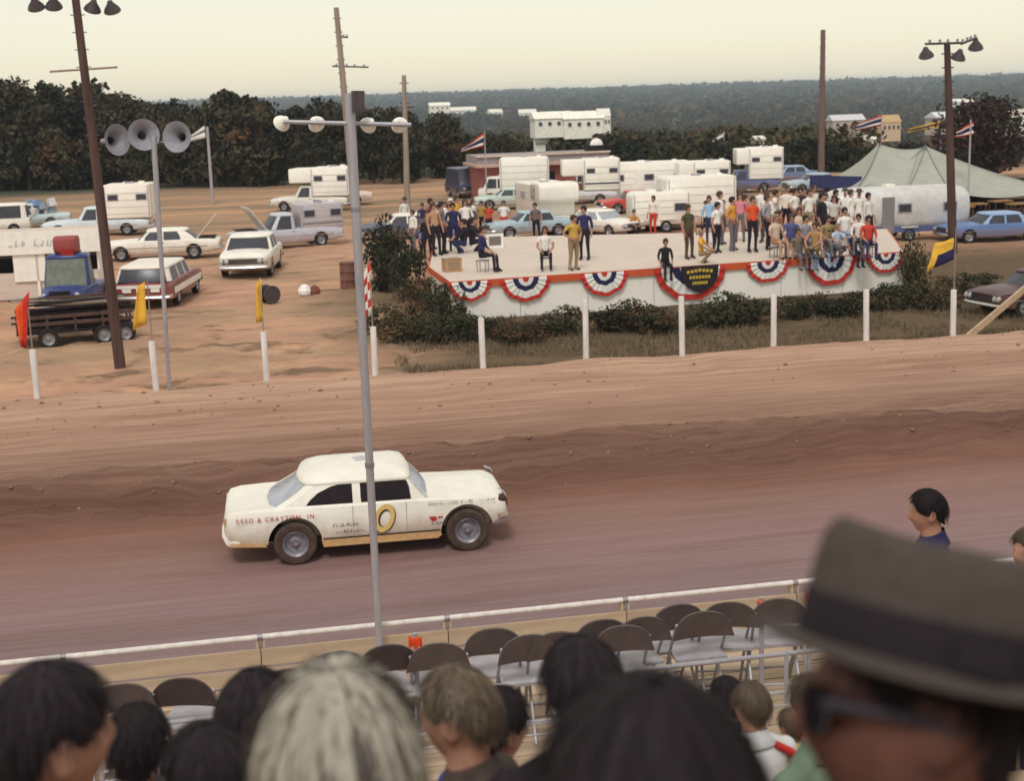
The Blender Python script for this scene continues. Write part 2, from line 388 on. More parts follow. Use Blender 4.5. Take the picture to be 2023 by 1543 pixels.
def chair(label, loc, rz, mb_):
    if CHL:
        o = copy_tree(CHL[0], loc, rz, label)
        for c in o.children:
            if c.name.split('.')[0] == 'backrest' and mb_ is not M_chairb: c.data = CHL[1]
        return o
    t = thing('folding_chair', label, 'folding chair', loc, rz, 'folding chairs in the box seats')
    b = arc_panel(.47, .205, .03).build('backrest', M_chairb, t, True, (0, -.20, .64)); b.rotation_euler = (.12, 0, 0)
    me2 = b.data.copy(); me2.materials.clear(); me2.materials.append(M_chaird)
    s = MB(); s.loft([[Vector((x*.2*(1 if y < 0 else .92), y*.2, z)) for x, y in [(-1, -1), (1, -1), (1, .7), (.7, 1), (-.7, 1), (-1, .7)]] for z in (-.012, .012)]); s.build('seat', M_chairs, t, loc=(0, .02, .445))
    for sx in (-1, 1):
        MB().tube([(sx*.20, .24, 0), (sx*.205, 0, .44), (sx*.200, -.205, .745)], .0125, 6).build('frame_side', M_silver, t)
        MB().tube([(sx*.185, -.26, 0), (sx*.185, .12, .43)], .0115, 6).build('leg', M_silver, t)
    for (y, z) in ((-.155, .12), (.18, .12), (.0, .425)): MB().tube([(-.19, y, z), (.19, y, z)], .009, 6).build('stretcher', M_silver, t)
    CHL.extend([t, me2]); return t
# (photo x, photo y of the top of the back, row) measured on the photograph
spots = [(242, 1352, 0, 1), (373, 1342, 0, 1), (567, 1316, 1, 1), (657, 1287, 0, 1), (759, 1275, 0, 1), (873, 1266, 1, 0), (980, 1243, 0, 0), (1045, 1256, 1, 0), (1105, 1250, 1, 0), (1181, 1228, 1, 0),
         (1232, 1236, 0, 0), (1262, 1218, 1, 0), (1332, 1195, 0, 0), (1390, 1207, 1, 0), (1450, 1188, 0, 0), (1545, 1182, 1, 0), (1650, 1172, 0, 0), (1740, 1166, 1, 0), (110, 1366, 1, 1), (1850, 1150, 0, 0)]
names = ['dark folding chair at the left end, beside the black haired man', 'dark folding chair right of the leftmost, above the brown knit head', 'low dark chair back just left of the blonde hair',
 'dark folding chair directly above the blonde head', 'dark folding chair right of the blonde head, by the orange ribbon', 'brown folding chair touching the first orange ribbon',
 'wide brown round backed chair standing clear above the boy with light brown hair', 'brown chair half hidden right of the wide one', 'low brown chair back just left of the big black haired head',
 'brown chair rising behind the big black haired head', 'low brown chair front of a pair above the black haired head', 'brown chair second of the pair above the black haired head',
 'tall brown chair near the barrier bracket', 'low brown chair between the two tallest chair backs', 'tall brown chair left of the orange ribbon pair', 'half turned chair between the two right orange ribbons',
 'folding chair hidden behind the crown of the hat', 'folding chair behind the hat ribbon', 'dark folding chair hidden behind the black haired man at far left', 'folding chair behind the hat crown at far right']
for (px, py, row, dk), nm in zip(spots, names):
    p = G(px, py, PZ+.84+R.uniform(-.02, .02)); chair(nm, (p.x, p.y+.2, PZ), R.uniform(-.16, .16)-.05, M_chaird if dk else M_chairb)

# pipe railing behind the chairs with orange ribbons tied to the posts
pr = thing('pipe_railing', 'grey pipe railing crossing behind the folding chairs', 'railing', (0, 0, 0))
RP = [G(820, 1262, PZ+.8), G(1505, 1190, PZ+.8), G(1600, 1176, PZ+.8)]
ryl = 9.15
pts = [(x, ryl, PZ+.62) for x in np.arange(-3, 9, 1.9)]
MB().tube([(-3, ryl, PZ+.60), (9, ryl, PZ+.60)], .017, 8).build('rail', M_silver, pr, True)
MB().tube([(-3, ryl, PZ+.30), (9, ryl, PZ+.30)], .012, 8).build('rail', M_silver, pr, True)
for x in [-2.6, -1.1, .35, 3.75, 5.6, 7.4]: MB().tube([(x, ryl, PZ), (x, ryl, PZ+.62)], .017, 8).build('post', M_silver, pr, True)
for i, p in enumerate(RP):
    t = thing('ribbon_post', ['grey pipe post with an orange ribbon above the boy with light brown hair', 'grey pipe post with an orange ribbon right of the tallest brown chair', 'grey pipe post with an orange ribbon touching the hat brim'][i], 'post', (p.x, p.y, PZ), 0, 'posts with orange ribbons')
    MB().tube([(0, 0, 0), (0, 0, .84)], .02, 8).build('pole', M_silver, t, True)
    k = MB()
    for a in range(7):
        an = a*.9+i; l = R.uniform(.03, .06)
        k.add([(0, 0, .8), (cos(an)*l, sin(an)*l-.02, .8+R.uniform(-.03, .03)), (cos(an)*l*1.1, sin(an)*l-.02, .74+R.uniform(-.03, .02)), (0, -.01, .77)], [(0, 1, 2, 3)])
    k.box((0, 0, .79), (.055, .055, .04)); k.add([(-.015, -.025, .78), (.015, -.025, .78), (.03, -.03, .66), (-.005, -.03, .65)], [(0, 1, 2, 3)])
    k.build('ribbon', M_orange, t)
# steel cable fence between the posts
cf = thing('cable_fence', 'thin grey cables running low across the platform below the chairs', 'fence', (0, 0, 0))
for zz, yy_ in ((.10, 8.7), (.32, 8.9), (.20, 8.4)): MB().tube([(-3, yy_, PZ+zz), (9, yy_, PZ+zz)], .007, 6).build('cable', M_silver, cf)
for x in (-2, 0, 2.35, 4.2, 6.2): MB().tube([(x, 8.7, PZ), (x, 8.7, PZ+.36)], .013, 6).build('post', M_silver, cf)

# ------------------------------------------------------------------ white posts along the far edge of the track
POSTS = [(75, 800, 690), (310, 785, 674), (528, 768, 655), (742, 755, 645), (955, 740, 628), (1158, 720, 592), (1348, 712, 585), (1528, 700, 582), (1711, 688, 572), (1882, 680, 572)]
where = ['whitewashed post beside the orange red flag at far left', 'whitewashed post below the nearer yellow flag', 'whitewashed post in front of the white car with the dark grille', 'whitewashed post beside the red and white striped flag',
 'whitewashed post below the left corner of the stage', 'whitewashed post under the second bunting pair', 'whitewashed post under the dark shield on the stage', 'whitewashed post right of the shield, before the bushes',
 'whitewashed post below the right part of the stage', 'whitewashed post beside the leaning plank at far right']
postx = []
for i, ((px, py, pt), nm) in enumerate(zip(POSTS, where)):
    p = G(px, py, 0.1); z0 = gz(p.x, p.y); top = AY(px-(py-pt)*.045*(1-i/10), pt, p.y).z; postx.append((p, top))
    mb = MB(); r_ = .085
    mb.loft([[Vector((cos(a)*rr, sin(a)*rr, z)) for a in [k*pi/5 for k in range(10)]] for rr, z in ((r_*1.04, -.3), (r_, .3), (r_*.98, top-z0-.02), (r_*.85, top-z0))])
    o = mb.build('white_post', M_postw, None, True, (p.x, p.y, z0)); o.rotation_euler = (R.uniform(-.015, .015), R.uniform(-.02, .02), R.uniform(0, 6))
    tag(o, nm, 'post', 'white posts along the track edge')

# ------------------------------------------------------------------ flags
def cloth(name, pts, mats, stripes=None, n=10, m=6, wave=.06, parent=None, thick=.006, seed=0):
    """pts: four corners (hoist top, hoist bottom, fly bottom, fly top)"""
    a, b, c, d = [Vector(p) for p in pts]; vs = []; nrm = (d-a).cross(b-a).normalized(); rr = random.Random(seed)
    ph = rr.uniform(0, 6)
    for j in range(m+1):
        for i in range(n+1):
            u, v = i/n, j/m; p = (a*(1-u)+d*u)*(1-v)+(b*(1-u)+c*u)*v
            vs.append(p+nrm*wave*u**.6*sin(u*7+v*2.2+ph)+nrm*wave*.4*sin(v*9+u*3))
    mb = MB()
    for j in range(m):
        for i in range(n):
            u, v = (i+.5)/n, (j+.5)/m
            mb.add([vs[j*(n+1)+i], vs[j*(n+1)+i+1], vs[(j+1)*(n+1)+i+1], vs[(j+1)*(n+1)+i]], [(0, 1, 2, 3)], stripes(u, v) if stripes else 0)
    me = mb.mesh(name, mats, 'all'); bm = bmesh.new(); bm.from_mesh(me); bmesh.ops.remove_doubles(bm, verts=bm.verts, dist=.0005); bm.to_mesh(me); bm.free()
    me = evaluated(me, [('SOLIDIFY', dict(thickness=thick, offset=0))]); me.name = name
    return link(name, me, parent)
def flag(label, base, h, corners, mats, stripes=None, r=.018, group=None, wave=.06, staffmat=None, seed=0):
    t = thing('flag', label, 'flag', base, 0, group)
    MB().tube([(0, 0, 0), (0, 0, h)], [r, r*.8], 8).build('staff', staffmat or M_greypole, t, True)
    B = Vector(base); cloth('cloth', [Vector(c)-B for c in corners], mats, stripes, wave=wave, parent=t, seed=seed); return t
def pcorn(l, Yv): return [AY(x, y, Yv) for x, y in l]
def fbase(i): p, top = postx[i]; return (p.x, p.y+.02, top-.02)
b = fbase(0); flag('orange red flag drooping from a staff on the leftmost white post', b, AY(62, 590, b[1]).z-b[2], pcorn([(58, 575), (52, 690), (40, 684), (30, 610)], b[1]), [M_red, M_orange], lambda u, v: int(u > .45 and v < .8), seed=1, group='flags on the white posts')
b = fbase(1); flag('yellow flag hanging on the post before the maroon wagon', b, AY(288, 552, b[1]).z-b[2], pcorn([(286, 556), (290, 640), (262, 652), (272, 566)], b[1]), [M_yellow], seed=2, group='flags on the white posts')
b = fbase(2); flag('yellow flag hanging below the white car with dark grille', b, AY(516, 548, b[1]).z-b[2], pcorn([(516, 550), (520, 635), (506, 638), (506, 560)], b[1]), [M_yellow], seed=3, group='flags on the white posts')
b = fbase(3); flag('red and white striped flag hanging beside the silver pole', b, AY(733, 512, b[1]).z-b[2], pcorn([(732, 514), (736, 622), (714, 632), (716, 545)], b[1]), [M_red, M_cloth], lambda u, v: int(v*6+u*1.4) % 2, seed=4, wave=.03, group='flags on the white posts')
b = fbase(9); flag('yellow and navy flag on the right hand post', b, AY(1885, 448, b[1]).z-b[2], pcorn([(1884, 470), (1884, 512), (1830, 538), (1850, 480)], b[1]), [M_yellow, M_navy], lambda u, v: int(v > .55 and u < .75), seed=5, group='flags on the white posts')
trib = lambda u, v: (0, 1, 2, 1, 0)[min(4, int(v*5))] if False else (1, 0, 1, 2)[min(3, int(v*4))]
for (lab, px, pyb, pyt, Yv, cs, sd) in [
    ('red white and blue pennant above the left end of the red brick building', 957, 385, 258, 100, [(955, 262), (955, 290), (910, 300), (912, 294)], 6),
    ('red white and blue pennant on the grey pole in front of the dark red tree', 1918, 372, 236, 74, [(1923, 240), (1923, 266), (1888, 272), (1890, 258)], 7),
    ('red and white banner streaming above the left slope of the tent', 1742, 300, 222, 140, [(1742, 226), (1740, 248), (1690, 258), (1694, 244)], 8),
    ('small white pennant above the white campers', 1430, 330, 258, 128, [(1432, 261), (1430, 269), (1404, 284), (1406, 276)], 9),
    ('small pink pennant above the dark hedge', 1416, 345, 296, 126, [(1415, 298), (1415, 306), (1394, 316), (1396, 308)], 10),
    ('yellow pennant streaming above the tent ridge', 1860, 300, 235, 140, [(1860, 238), (1858, 250), (1795, 262), (1800, 252)], 11)]:
    Yv = float(Yv); top = AY(px, pyt, Yv); z0 = gz(top.x, Yv)
    ms, fn = ([M_cloth, M_navy, M_red], lambda u, v: (2, 0, 1, 0, 2)[min(4, int(v*5))])
    if sd in (9,): ms, fn = [M_cloth], None
    if sd == 10: ms, fn = [cm((205, 150, 140))], None
    if sd == 11: ms, fn = [M_yellow, M_navy], (lambda u, v: int(.4 < v < .6))
    flag(lab, (top.x, Yv, z0), top.z-z0, pcorn(cs, Yv), ms, fn, r=.05 if Yv > 90 else .06, wave=.12, group='pennants on tall poles', staffmat=M_silver, seed=sd)
Yv = float(G(412, 402).y)
top = AY(404, 250, Yv); t = flag('white flag at the top of the grey pole left of the open hood', (top.x+.2, Yv, 0), top.z, pcorn([(404, 248), (406, 272), (372, 280), (378, 266)], Yv), [M_cloth, M_navy], lambda u, v: int(v > .4 and v < .55), r=.13, wave=.1, staffmat=M_silver, seed=12, group='pennants on tall poles')

# ------------------------------------------------------------------ poles
def pole(name, label, base, topp, r0, r1, m, cat='pole', group=None, parts=True):
    base = Vector(base); topp = Vector(topp); t = thing(name, label, cat, base, 0, group)
    MB().tube([Vector((0, 0, -.3)), (topp-base)*.5, topp-base], [r0, (r0+r1)/2, r1], 12).build('mast', m, t, True); return t, base
M_lampd = mat('dark_lamp_metal', (.09, .075, .08), .5, .2, 8, metal=.4)
def lamp_mesh(s=1.0):
    mb = MB(); mb.lathe([(.001, 0), (.07*s, .02*s), (.10*s, .10*s), (.22*s, .26*s), (.25*s, .34*s), (.235*s, .34*s), (.2*s, .26*s), (.09*s, .12*s), (.001, .10*s)], 16, axis='Y'); return mb
# near silver pole with floodlights
lean = AY(690, 183, 17.28); b0 = AY(749, 1262, 17.28); b0 = b0-(lean-b0)*(b0.z/(lean.z-b0.z)); b0.z = 0; t, b = pole('floodlight_pole', 'tall silver pole crossing in front of the white race car, with four floodlights', b0, lean, .044, .060, M_silver)
for zt in (3.2, 6.4): 
    q = (lean-b0)*(zt/lean.z); MB().lathe([(.060, -.03), (.060, .03)], 12, cap=True, c=q).build('band', M_steel, t, True)
pa, pb = AY(560, 240, 17.28)-b0, AY(812, 246, 17.28)-b0
MB().tube([pa, pb], .026, 8).build('crossarm', M_silver, t, True)
for px, py, rot in ((566, 232, .5), (618, 234, -.4), (735, 236, .35), (783, 236, -.4)):
    f = lamp_mesh(.42).build('floodlight', M_white, t, True, AY(px, py, 17.28)-b0); f.rotation_euler = (-.5, 0, rot)
    MB().lathe([(.001, .10), (.085, .115)], 12, axis='Y').build('reflector', M_lens, f, True)
q = AY(707, 200, 17.2)-b0; MB().box((0, 0, 0), (.13, .16, .25), (0, .05, .1)).build('control_box', M_lampd, t, loc=q)
# brown pole at left with lamps at the top
b0 = G(238, 725, .05); tp = AY(146, -30, b0.y)
t, b = pole('light_pole', 'leaning brown wooden light pole at the left with crossarm and lamps', b0, tp, .17, .11, M_brownpole)
ql, qr = AY(98, 141, b0.y)-b0, AY(232, 132, b0.y)-b0
MB().tube([ql, qr], .035, 6).build('crossarm', M_greypole, t)
MB().tube([AY(40, -6, b0.y)-b0, AY(240, -14, b0.y)-b0], .05, 6).build('crossarm', M_greypole, t)
for px, py in ((66, -6), (104, -8), (186, -2), (216, 0)):
    f = lamp_mesh(1.0).build('floodlight', M_lampd, t, True, AY(px, py, b0.y)-b0); f.rotation_euler = (-1.0, 0, R.uniform(-.6, .6))
for zz in np.linspace(.62, .97, 9):
    q = (tp-b0)*float(zz); MB().tube([q+Vector((-.2, 0, 0)), q+Vector((.2, 0, 0))], .016, 6).build('step_iron', M_lampd, t)
q = (tp-b0)*.8
# loudspeaker pole
b0 = G(335, 772, .05); tp = AY(303, 268, b0.y)
t, b = pole('loudspeaker_pole', 'thin silver pole carrying three grey horn loudspeakers', b0, tp, .05, .075, M_silver)
M_horn = mat('grey_horn', (.27, .27, .31), .5, .12, 8)
for px, py, rz, rx in ((228, 276, .75, -.05), (283, 266, .22, -.08), (352, 270, -.45, -.08)):
    h = MB(); h.lathe([(.06, .55), (.07, .42), (.10, .25), (.17, .1), (.28, 0), (.40, -.08), (.415, -.085), (.40, -.06), (.27, .02), (.16, .12), (.085, .27), (.05, .40), (.001, .41)], 24, axis='Y')
    hn = h.build('horn', M_horn, t, True, AY(px, py, b0.y)-b0); hn.rotation_euler = (rx, 0, rz)
    MB().lathe([(.001, .10), (.05, .11), (.075, .2), (.075, .35), (.001, .36)], 12, axis='Y').build('driver', M_dark, hn, True)
MB().tube([AY(228, 284, b0.y)-b0+Vector((0, .3, 0)), AY(355, 280, b0.y)-b0+Vector((0, .3, 0))], .03, 6).build('crossarm', M_steel, t)
# background poles
def upole(label, base, topp, r, arms, lamps=(), m1=M_greypole, upper=None):
    t, b = pole('utility_pole', label, base, topp, r, r*.65, m1, 'utility pole', 'wooden poles of the infield')
    Yp = base.y
    for (x0, y0, x1, y1) in arms:
        MB().tube([AY(x0, y0, Yp)-base, AY(x1, y1, Yp)-base], .06, 6).build('crossarm', M_lampd, t)
        for u in (.12, .4, .62, .88):
            p = AY(x0+(x1-x0)*u, y0+(y1-y0)*u, Yp)-base; MB().lathe([(.03, 0), (.07, .05), (.05, .12), (.07, .15), (.001, .2)], 8, c=p).build('insulator', M_horn, t)
    for px, py in lamps:
        f = lamp_mesh(1.35).build('floodlight', M_lampd, t, True, AY(px, py, Yp)-base); f.rotation_euler = (-1.1, 0, R.uniform(-1, 1))
    for zz in np.linspace(.5, .95, 8):
        q = (topp-base)*float(zz); MB().tube([q+Vector((-.28, 0, 0)), q+Vector((.28, 0, 0))], .03, 5).build('step_iron', M_lampd, t)
    return t
Yp = 96.; bs = AY(700, 372, Yp); bs.z = 0
upole('utility pole rising behind the silver pole with two crossarms', bs, AY(664, 14, Yp), .26, [(656, 130, 728, 132), (664, 72, 688, 73)])
bs = G(806, 452); upole('brown utility pole behind the left side of the stage', bs, AY(798, 148, bs.y), .20, [(785, 212, 818, 210)], m1=M_greypole)
Yp = 108.; bs = AY(1622, 372, Yp); bs.z = 0; upole('tall bare pole left of the tent', bs, AY(1626, 58, Yp), .28, [], m1=mat('mid_brown_pole', (.16, .105, .09), .9, .2, 6, stretch=(1, 1, .1)))
bs = G(1883, 500); upole('dark light pole crossing the tent with three lamps on its crossarm', bs, AY(1871, 84, bs.y), .21, [(1828, 86, 1900, 84), (1898, 86, 1930, 74)], [(1828, 92), (1898, 96), (1928, 76)], m1=M_brownpole)

# leaning plank at the right
p0, p1 = G(1890, 684, .05), AY(2060, 540, 41.5)
pl = MB(); d = (p1-p0); pl.box((0, 0, 0), (d.length, .06, .22), d.to_track_quat('X', 'Z').to_matrix()).build('leaning_plank', M_wood, None, loc=(p0+p1)/2)
tag(COL.objects['leaning_plank'], 'long tan plank propped up at the far right beside a white post', 'plank')

# ------------------------------------------------------------------ the stage
SH = 1.42
A_, B_, C_, D_, E_ = G(890, 557, SH), G(848, 527, SH), G(862, 470, SH), G(1752, 452, SH), G(1785, 497, SH)
poly = [A_, B_, C_, D_, E_]
stg = thing('stage', 'low infield stage with pale deck, white skirt and orange red trim', 'stage', (0, 0, 0))
mb = MB(); mb.loft([[Vector((p.x, p.y, z)) for p in poly] for z in (SH-.16, SH)]); mb.build('deck', M_plat, stg)
M_skirt = mat('weathered_white_board', (.84, .81, .75), .7, 0, 2.2, stretch=(1, 1, .35), rgb2=(.66, .60, .53), lo=.56, hi=.85)
M_orng = mat('orange_red_paint', lin((196, 86, 50)), .7, .08, 4)
def strip(P0, P1, z0, z1, off, th, name, m, par):
    d = Vector((P1.x-P0.x, P1.y-P0.y, 0)); nrm = Vector((d.y, -d.x, 0)).normalized(); mid = (P0+P1)/2
    ang = atan2(d.y, d.x); return MB().box((0, 0, 0), (d.length, th, z1-z0), (0, 0, ang)).build(name, m, par, loc=(mid.x+nrm.x*off, mid.y+nrm.y*off, (z0+z1)/2))
dv = (E_-A_); NP = 7
for i in range(NP):
    a, b2 = A_+dv*(i/NP), A_+dv*((i+1)/NP-.0012)
    strip(a, b2, .0, SH-.17, -.06, .03, 'skirt_panel', M_skirt, stg)
    strip(a, b2, SH-.24, SH+.012, .03, .035, 'trim_board', M_orng, stg)
for a, b2 in ((B_, A_), (C_, B_), (E_, D_)):
    strip(a, b2, .05, SH-.17, -.06, .03, 'skirt_panel', M_skirt, stg); strip(a, b2, SH-.22, SH+.012, .03, .035, 'trim_board', M_orng, stg)
for i in range(8):
    p = A_+dv*(i/7)*.98+Vector((.1, .35, 0)); MB().box((p.x, p.y, SH/2-.1), (.1, .1, SH)).build('leg', M_wood, stg)
# bunting
def bunting(label, px0, px1, z=SH+.0):
    u0, u1 = [((G(p, 557-(p-890)*.067, SH)-A_).dot(dv)/dv.length_squared) for p in (px0, px1)]
    P0, P1 = A_+dv*u0, A_+dv*u1; mid = (P0+P1)/2; ang = atan2(dv.y, dv.x); nrm = Vector((dv.y, -dv.x, 0)).normalized()
    Rr = (P1-P0).length/2; t = thing('bunting', label, 'bunting', (mid.x+nrm.x*.075, mid.y+nrm.y*.075, z-.02), ang, 'red white and blue bunting on the stage front')
    n = 22; hs = R.uniform(.80, .98); sk = R.uniform(-.10, .10); t.rotation_euler = (R.uniform(-.04, .04), R.uniform(-.025, .025), ang)
    for name, r0, r1, m in (('blue_band', .30, .52, M_navy), ('white_band', .52, .83, M_cloth), ('red_band', .83, 1.0, M_red), ('white_center', .13, .30, M_cloth), ('red_center', .0, .13, M_red)):
        mb = MB(); vs = []
        for i in range(n+1):
            a = pi+pi*i/n; pl_ = .020*(1 if i % 2 else -1)
            for q in (r0, (r0+r1)/2, r1):
                for off in (0, -.008): vs.append((cos(a)*q*Rr+sk*sin(a)*q*.5+.02*sin(i*1.9+sk*40)*q, -(pl_*q)*(1+.6*sin(i*2.3+sk*90))-.02+off, sin(a)*q*Rr*hs-.05*abs(sin(a))+.025*sin(i*1.3+sk*60)*q))
        fs = []
        for i in range(n):
            k = i*6
            fs += [(k, k+2, k+8, k+6), (k+2, k+4, k+10, k+8), (k+1, k+7, k+9, k+3), (k+3, k+9, k+11, k+5), (k+4, k+5, k+11, k+10), (k, k+6, k+7, k+1)]
        mb.add(vs, fs); mb.build(name, m, t)
for lab, a, b2 in [('bunting fan at the left corner of the stage', 884, 968), ('bunting fan second from the left corner of the stage', 988, 1086), ('bunting fan above the second white post under the stage', 1146, 1238),
    ('wide bunting fan behind the dark shield', 1292, 1432), ('bunting fan right of the dark shield', 1473, 1557), ('bunting fan below the seated people at right', 1590, 1690), ('bunting fan at the right corner of the stage', 1712, 1784)]: bunting(lab, a, b2)
# shield sign
t_ = (G(1378, 524, SH)-A_).dot(dv)/dv.length_squared; P_ = A_+dv*t_; nrm = Vector((dv.y, -dv.x, 0)).normalized()
sg = thing('shield_sign', 'black shield sign with gold lettering hung in the middle of the stage front', 'sign', (P_.x+nrm.x*.17, P_.y+nrm.y*.17, SH+.02), atan2(dv.y, dv.x))
MB().sheet([(-.72, 0), (.72, 0), (.70, -.45), (.45, -.80), (0, -1.02), (-.45, -.80), (-.70, -.45)], .04).build('board', mat('black_board', (.02, .016, .022), .6, .2, 5), sg)
M_gold = mat('gold_paint', lin((200, 170, 70)), .5, .12, 8)
for k, (zc, wd) in enumerate(((-.22, .52), (-.42, .42), (-.63, .30))):
    mb = MB()
    for i in range(7):
        x0 = -wd+2*wd*i/7; h0 = .05*(1-abs(i-3)/3)*(k == 0)
        mb.sheet([(x0, zc-.05+h0), (x0+wd*.2, zc-.05+h0), (x0+wd*.22, zc+.06+h0), (x0+.01, zc+.055+h0)], .02)
    o = mb.build('lettering', M_gold, sg, loc=(0, -.035, 0))
# boxes on the stage
def boxthing(label, px, py, dims, m, rz=0, z=SH, cat='crate', lid=None):
    p = G(px, py, z); t = thing('crate', label, cat, (p.x, p.y, z), rz)
    MB().box((0, 0, dims[2]/2), dims).build('body', m, t); MB().box((0, 0, dims[2]+.012), (dims[0]*1.04, dims[1]*1.04, .03)).build('lid', lid or m, t)
    MB().box((0, -dims[1]/2-.008, dims[2]*.5), (dims[0]*.7, .012, dims[2]*.6)).build('front_panel', lid or m, t)
boxthing('tan cardboard box standing at the left end of the stage', 893, 536, (.62, .5, .46), cm((176, 142, 108)), .15, lid=cm((150, 128, 104)))
boxthing('small white box with a dark square front behind the sitting navy figure', 975, 489, (.75, .5, .62), M_white, .1, cat='box', lid=cm((120, 112, 112)))

# ------------------------------------------------------------------ vehicles
PAINTS = {}
def paint(rgb, rough=.35): return mat('car_paint_%d_%d_%d' % tuple(rgb), lin(rgb), rough, .05, 2.0, dirt=(lin((150, 112, 88)), .15, .75), spec=.5)
_W = {}
def wheel_meshes(r, wd, dirty=False, rimc=None):
    k = (round(r, 2), wd, dirty, rimc)
    if k in _W: return _W[k]
    h = wd/2
    ty = MB(); ty.lathe([(r*.60, -h*.8), (r*.72, -h), (r*.93, -h*.96), (r, -h*.7), (r, h*.7), (r*.93, h*.96), (r*.72, h), (r*.60, h*.8)], 32, axis='Y')
    ri = MB(); ri.lathe([(.001, -h*.25), (r*.2, -h*.3), (r*.30, -h*.12), (r*.42, -h*.2), (r*.52, -h*.72), (r*.60, -h*.9), (r*.62, -h*.8), (r*.6, h*.8), (.001, h*.7)], 28, axis='Y')
    hb = MB(); hb.lathe([(.001, -h*.75), (r*.10, -h*.72), (r*.16, -h*.45), (r*.17, -h*.2)], 16, axis='Y')
    rm = rimc or M_steel
    _W[k] = (ty.mesh('tyre', M_tyredirt if dirty else M_tyre, True), ri.mesh('rim', rm, True), hb.mesh('hub', M_chrome, True)); return _W[k]
def wheel(parent, x, y, r, wd, dirty=False, rimc=None):
    tm, rm, hm = wheel_meshes(r, wd, dirty, rimc); sgn = -1 if y < 0 else 1
    w_ = link('wheel', tm, parent, (x, y, r)); w_.rotation_euler = (0, 0, 0 if sgn < 0 else pi)
    link('rim', rm, w_); link('hub', hm, w_); return w_

def half_section(w_, zs, zsh, ztop, zsill_in=.06, crown=.02, shoulder=.09, fin=0):
    h = zsh-zs
    return [(0, zs), (w_*.82, zs), (w_*.955, zs+.04), (w_*.985, zs+h*.18), (w_, zs+h*.45), (w_*.992, zs+h*.72), (w_*.965, zsh-.035), (w_*.93+fin*.02, zsh+fin), (w_*(.90-shoulder), zsh+fin*.3-.004), (w_*.45, ztop-(ztop-zsh)*.15), (0, ztop)]
def body_loft(stations, arches=(), ar=.42, mats=None, name='body'):
    """stations: (x, halfwidth, z sill, z shoulder, z centre top, fin)"""
    rings = []
    for s in stations:
        x, w_, zs, zsh, zt = s[:5]; fin = s[5] if len(s) > 5 else 0
        hp = half_section(w_, zs, zsh, zt, fin=fin)
        rings.append([Vector((x, -y, z)) for y, z in hp]+[Vector((x, y, z)) for y, z in hp[-2:0:-1]])
    mb = MB(); mb.loft(rings, cap=True); me = mb.mesh(name, mats)
    if arches:
        bm = bmesh.new(); bm.from_mesh(me); bmesh.ops.recalc_face_normals(bm, faces=bm.faces); bm.to_mesh(me); bm.free()
        cut = MB()
        for (ax, az, w_) in arches:
            for sg_ in (-1, 1):
                cut.loft([[Vector((ax+cos(a)*ar, sg_*yy, az+sin(a)*ar)) for a in [2*pi*k/28 for k in range(28)]] for yy in (w_-.30, w_+.3)], cap=True)
        cme = cut.mesh('cut', mats); bm = bmesh.new(); bm.from_mesh(cme); bmesh.ops.recalc_face_normals(bm, faces=bm.faces); bm.to_mesh(cme); bm.free()
        co = bpy.data.objects.new('cut', cme); COL.objects.link(co)
        me = evaluated(me, [('BOOLEAN', dict(operation='DIFFERENCE', object=co, solver='EXACT'))]); bpy.data.objects.remove(co)
    me.polygons.foreach_set('use_smooth', [True]*len(me.polygons)); me.set_sharp_from_angle(angle=radians(32)); me.name = name
    return me
def split_islands(me, name, m, par):
    bm = bmesh.new(); bm.from_mesh(me); seen = set()
    for v in bm.verts:
        if v.index in seen: continue
        st_ = [v]; isl = []; seen.add(v.index)
        while st_:
            q = st_.pop(); isl.append(q)
            for e in q.link_edges:
                o_ = e.other_vert(q)
                if o_.index not in seen: seen.add(o_.index); st_.append(o_)
        ix = {q.index: i for i, q in enumerate(isl)}; fs = {f for q in isl for f in q.link_faces}
        if fs:
            mb = MB(); mb.add([q.co.copy() for q in isl], [tuple(ix[w2.index] for w2 in f.verts) for f in fs]); mb.build(name, m, par)
    bm.free()
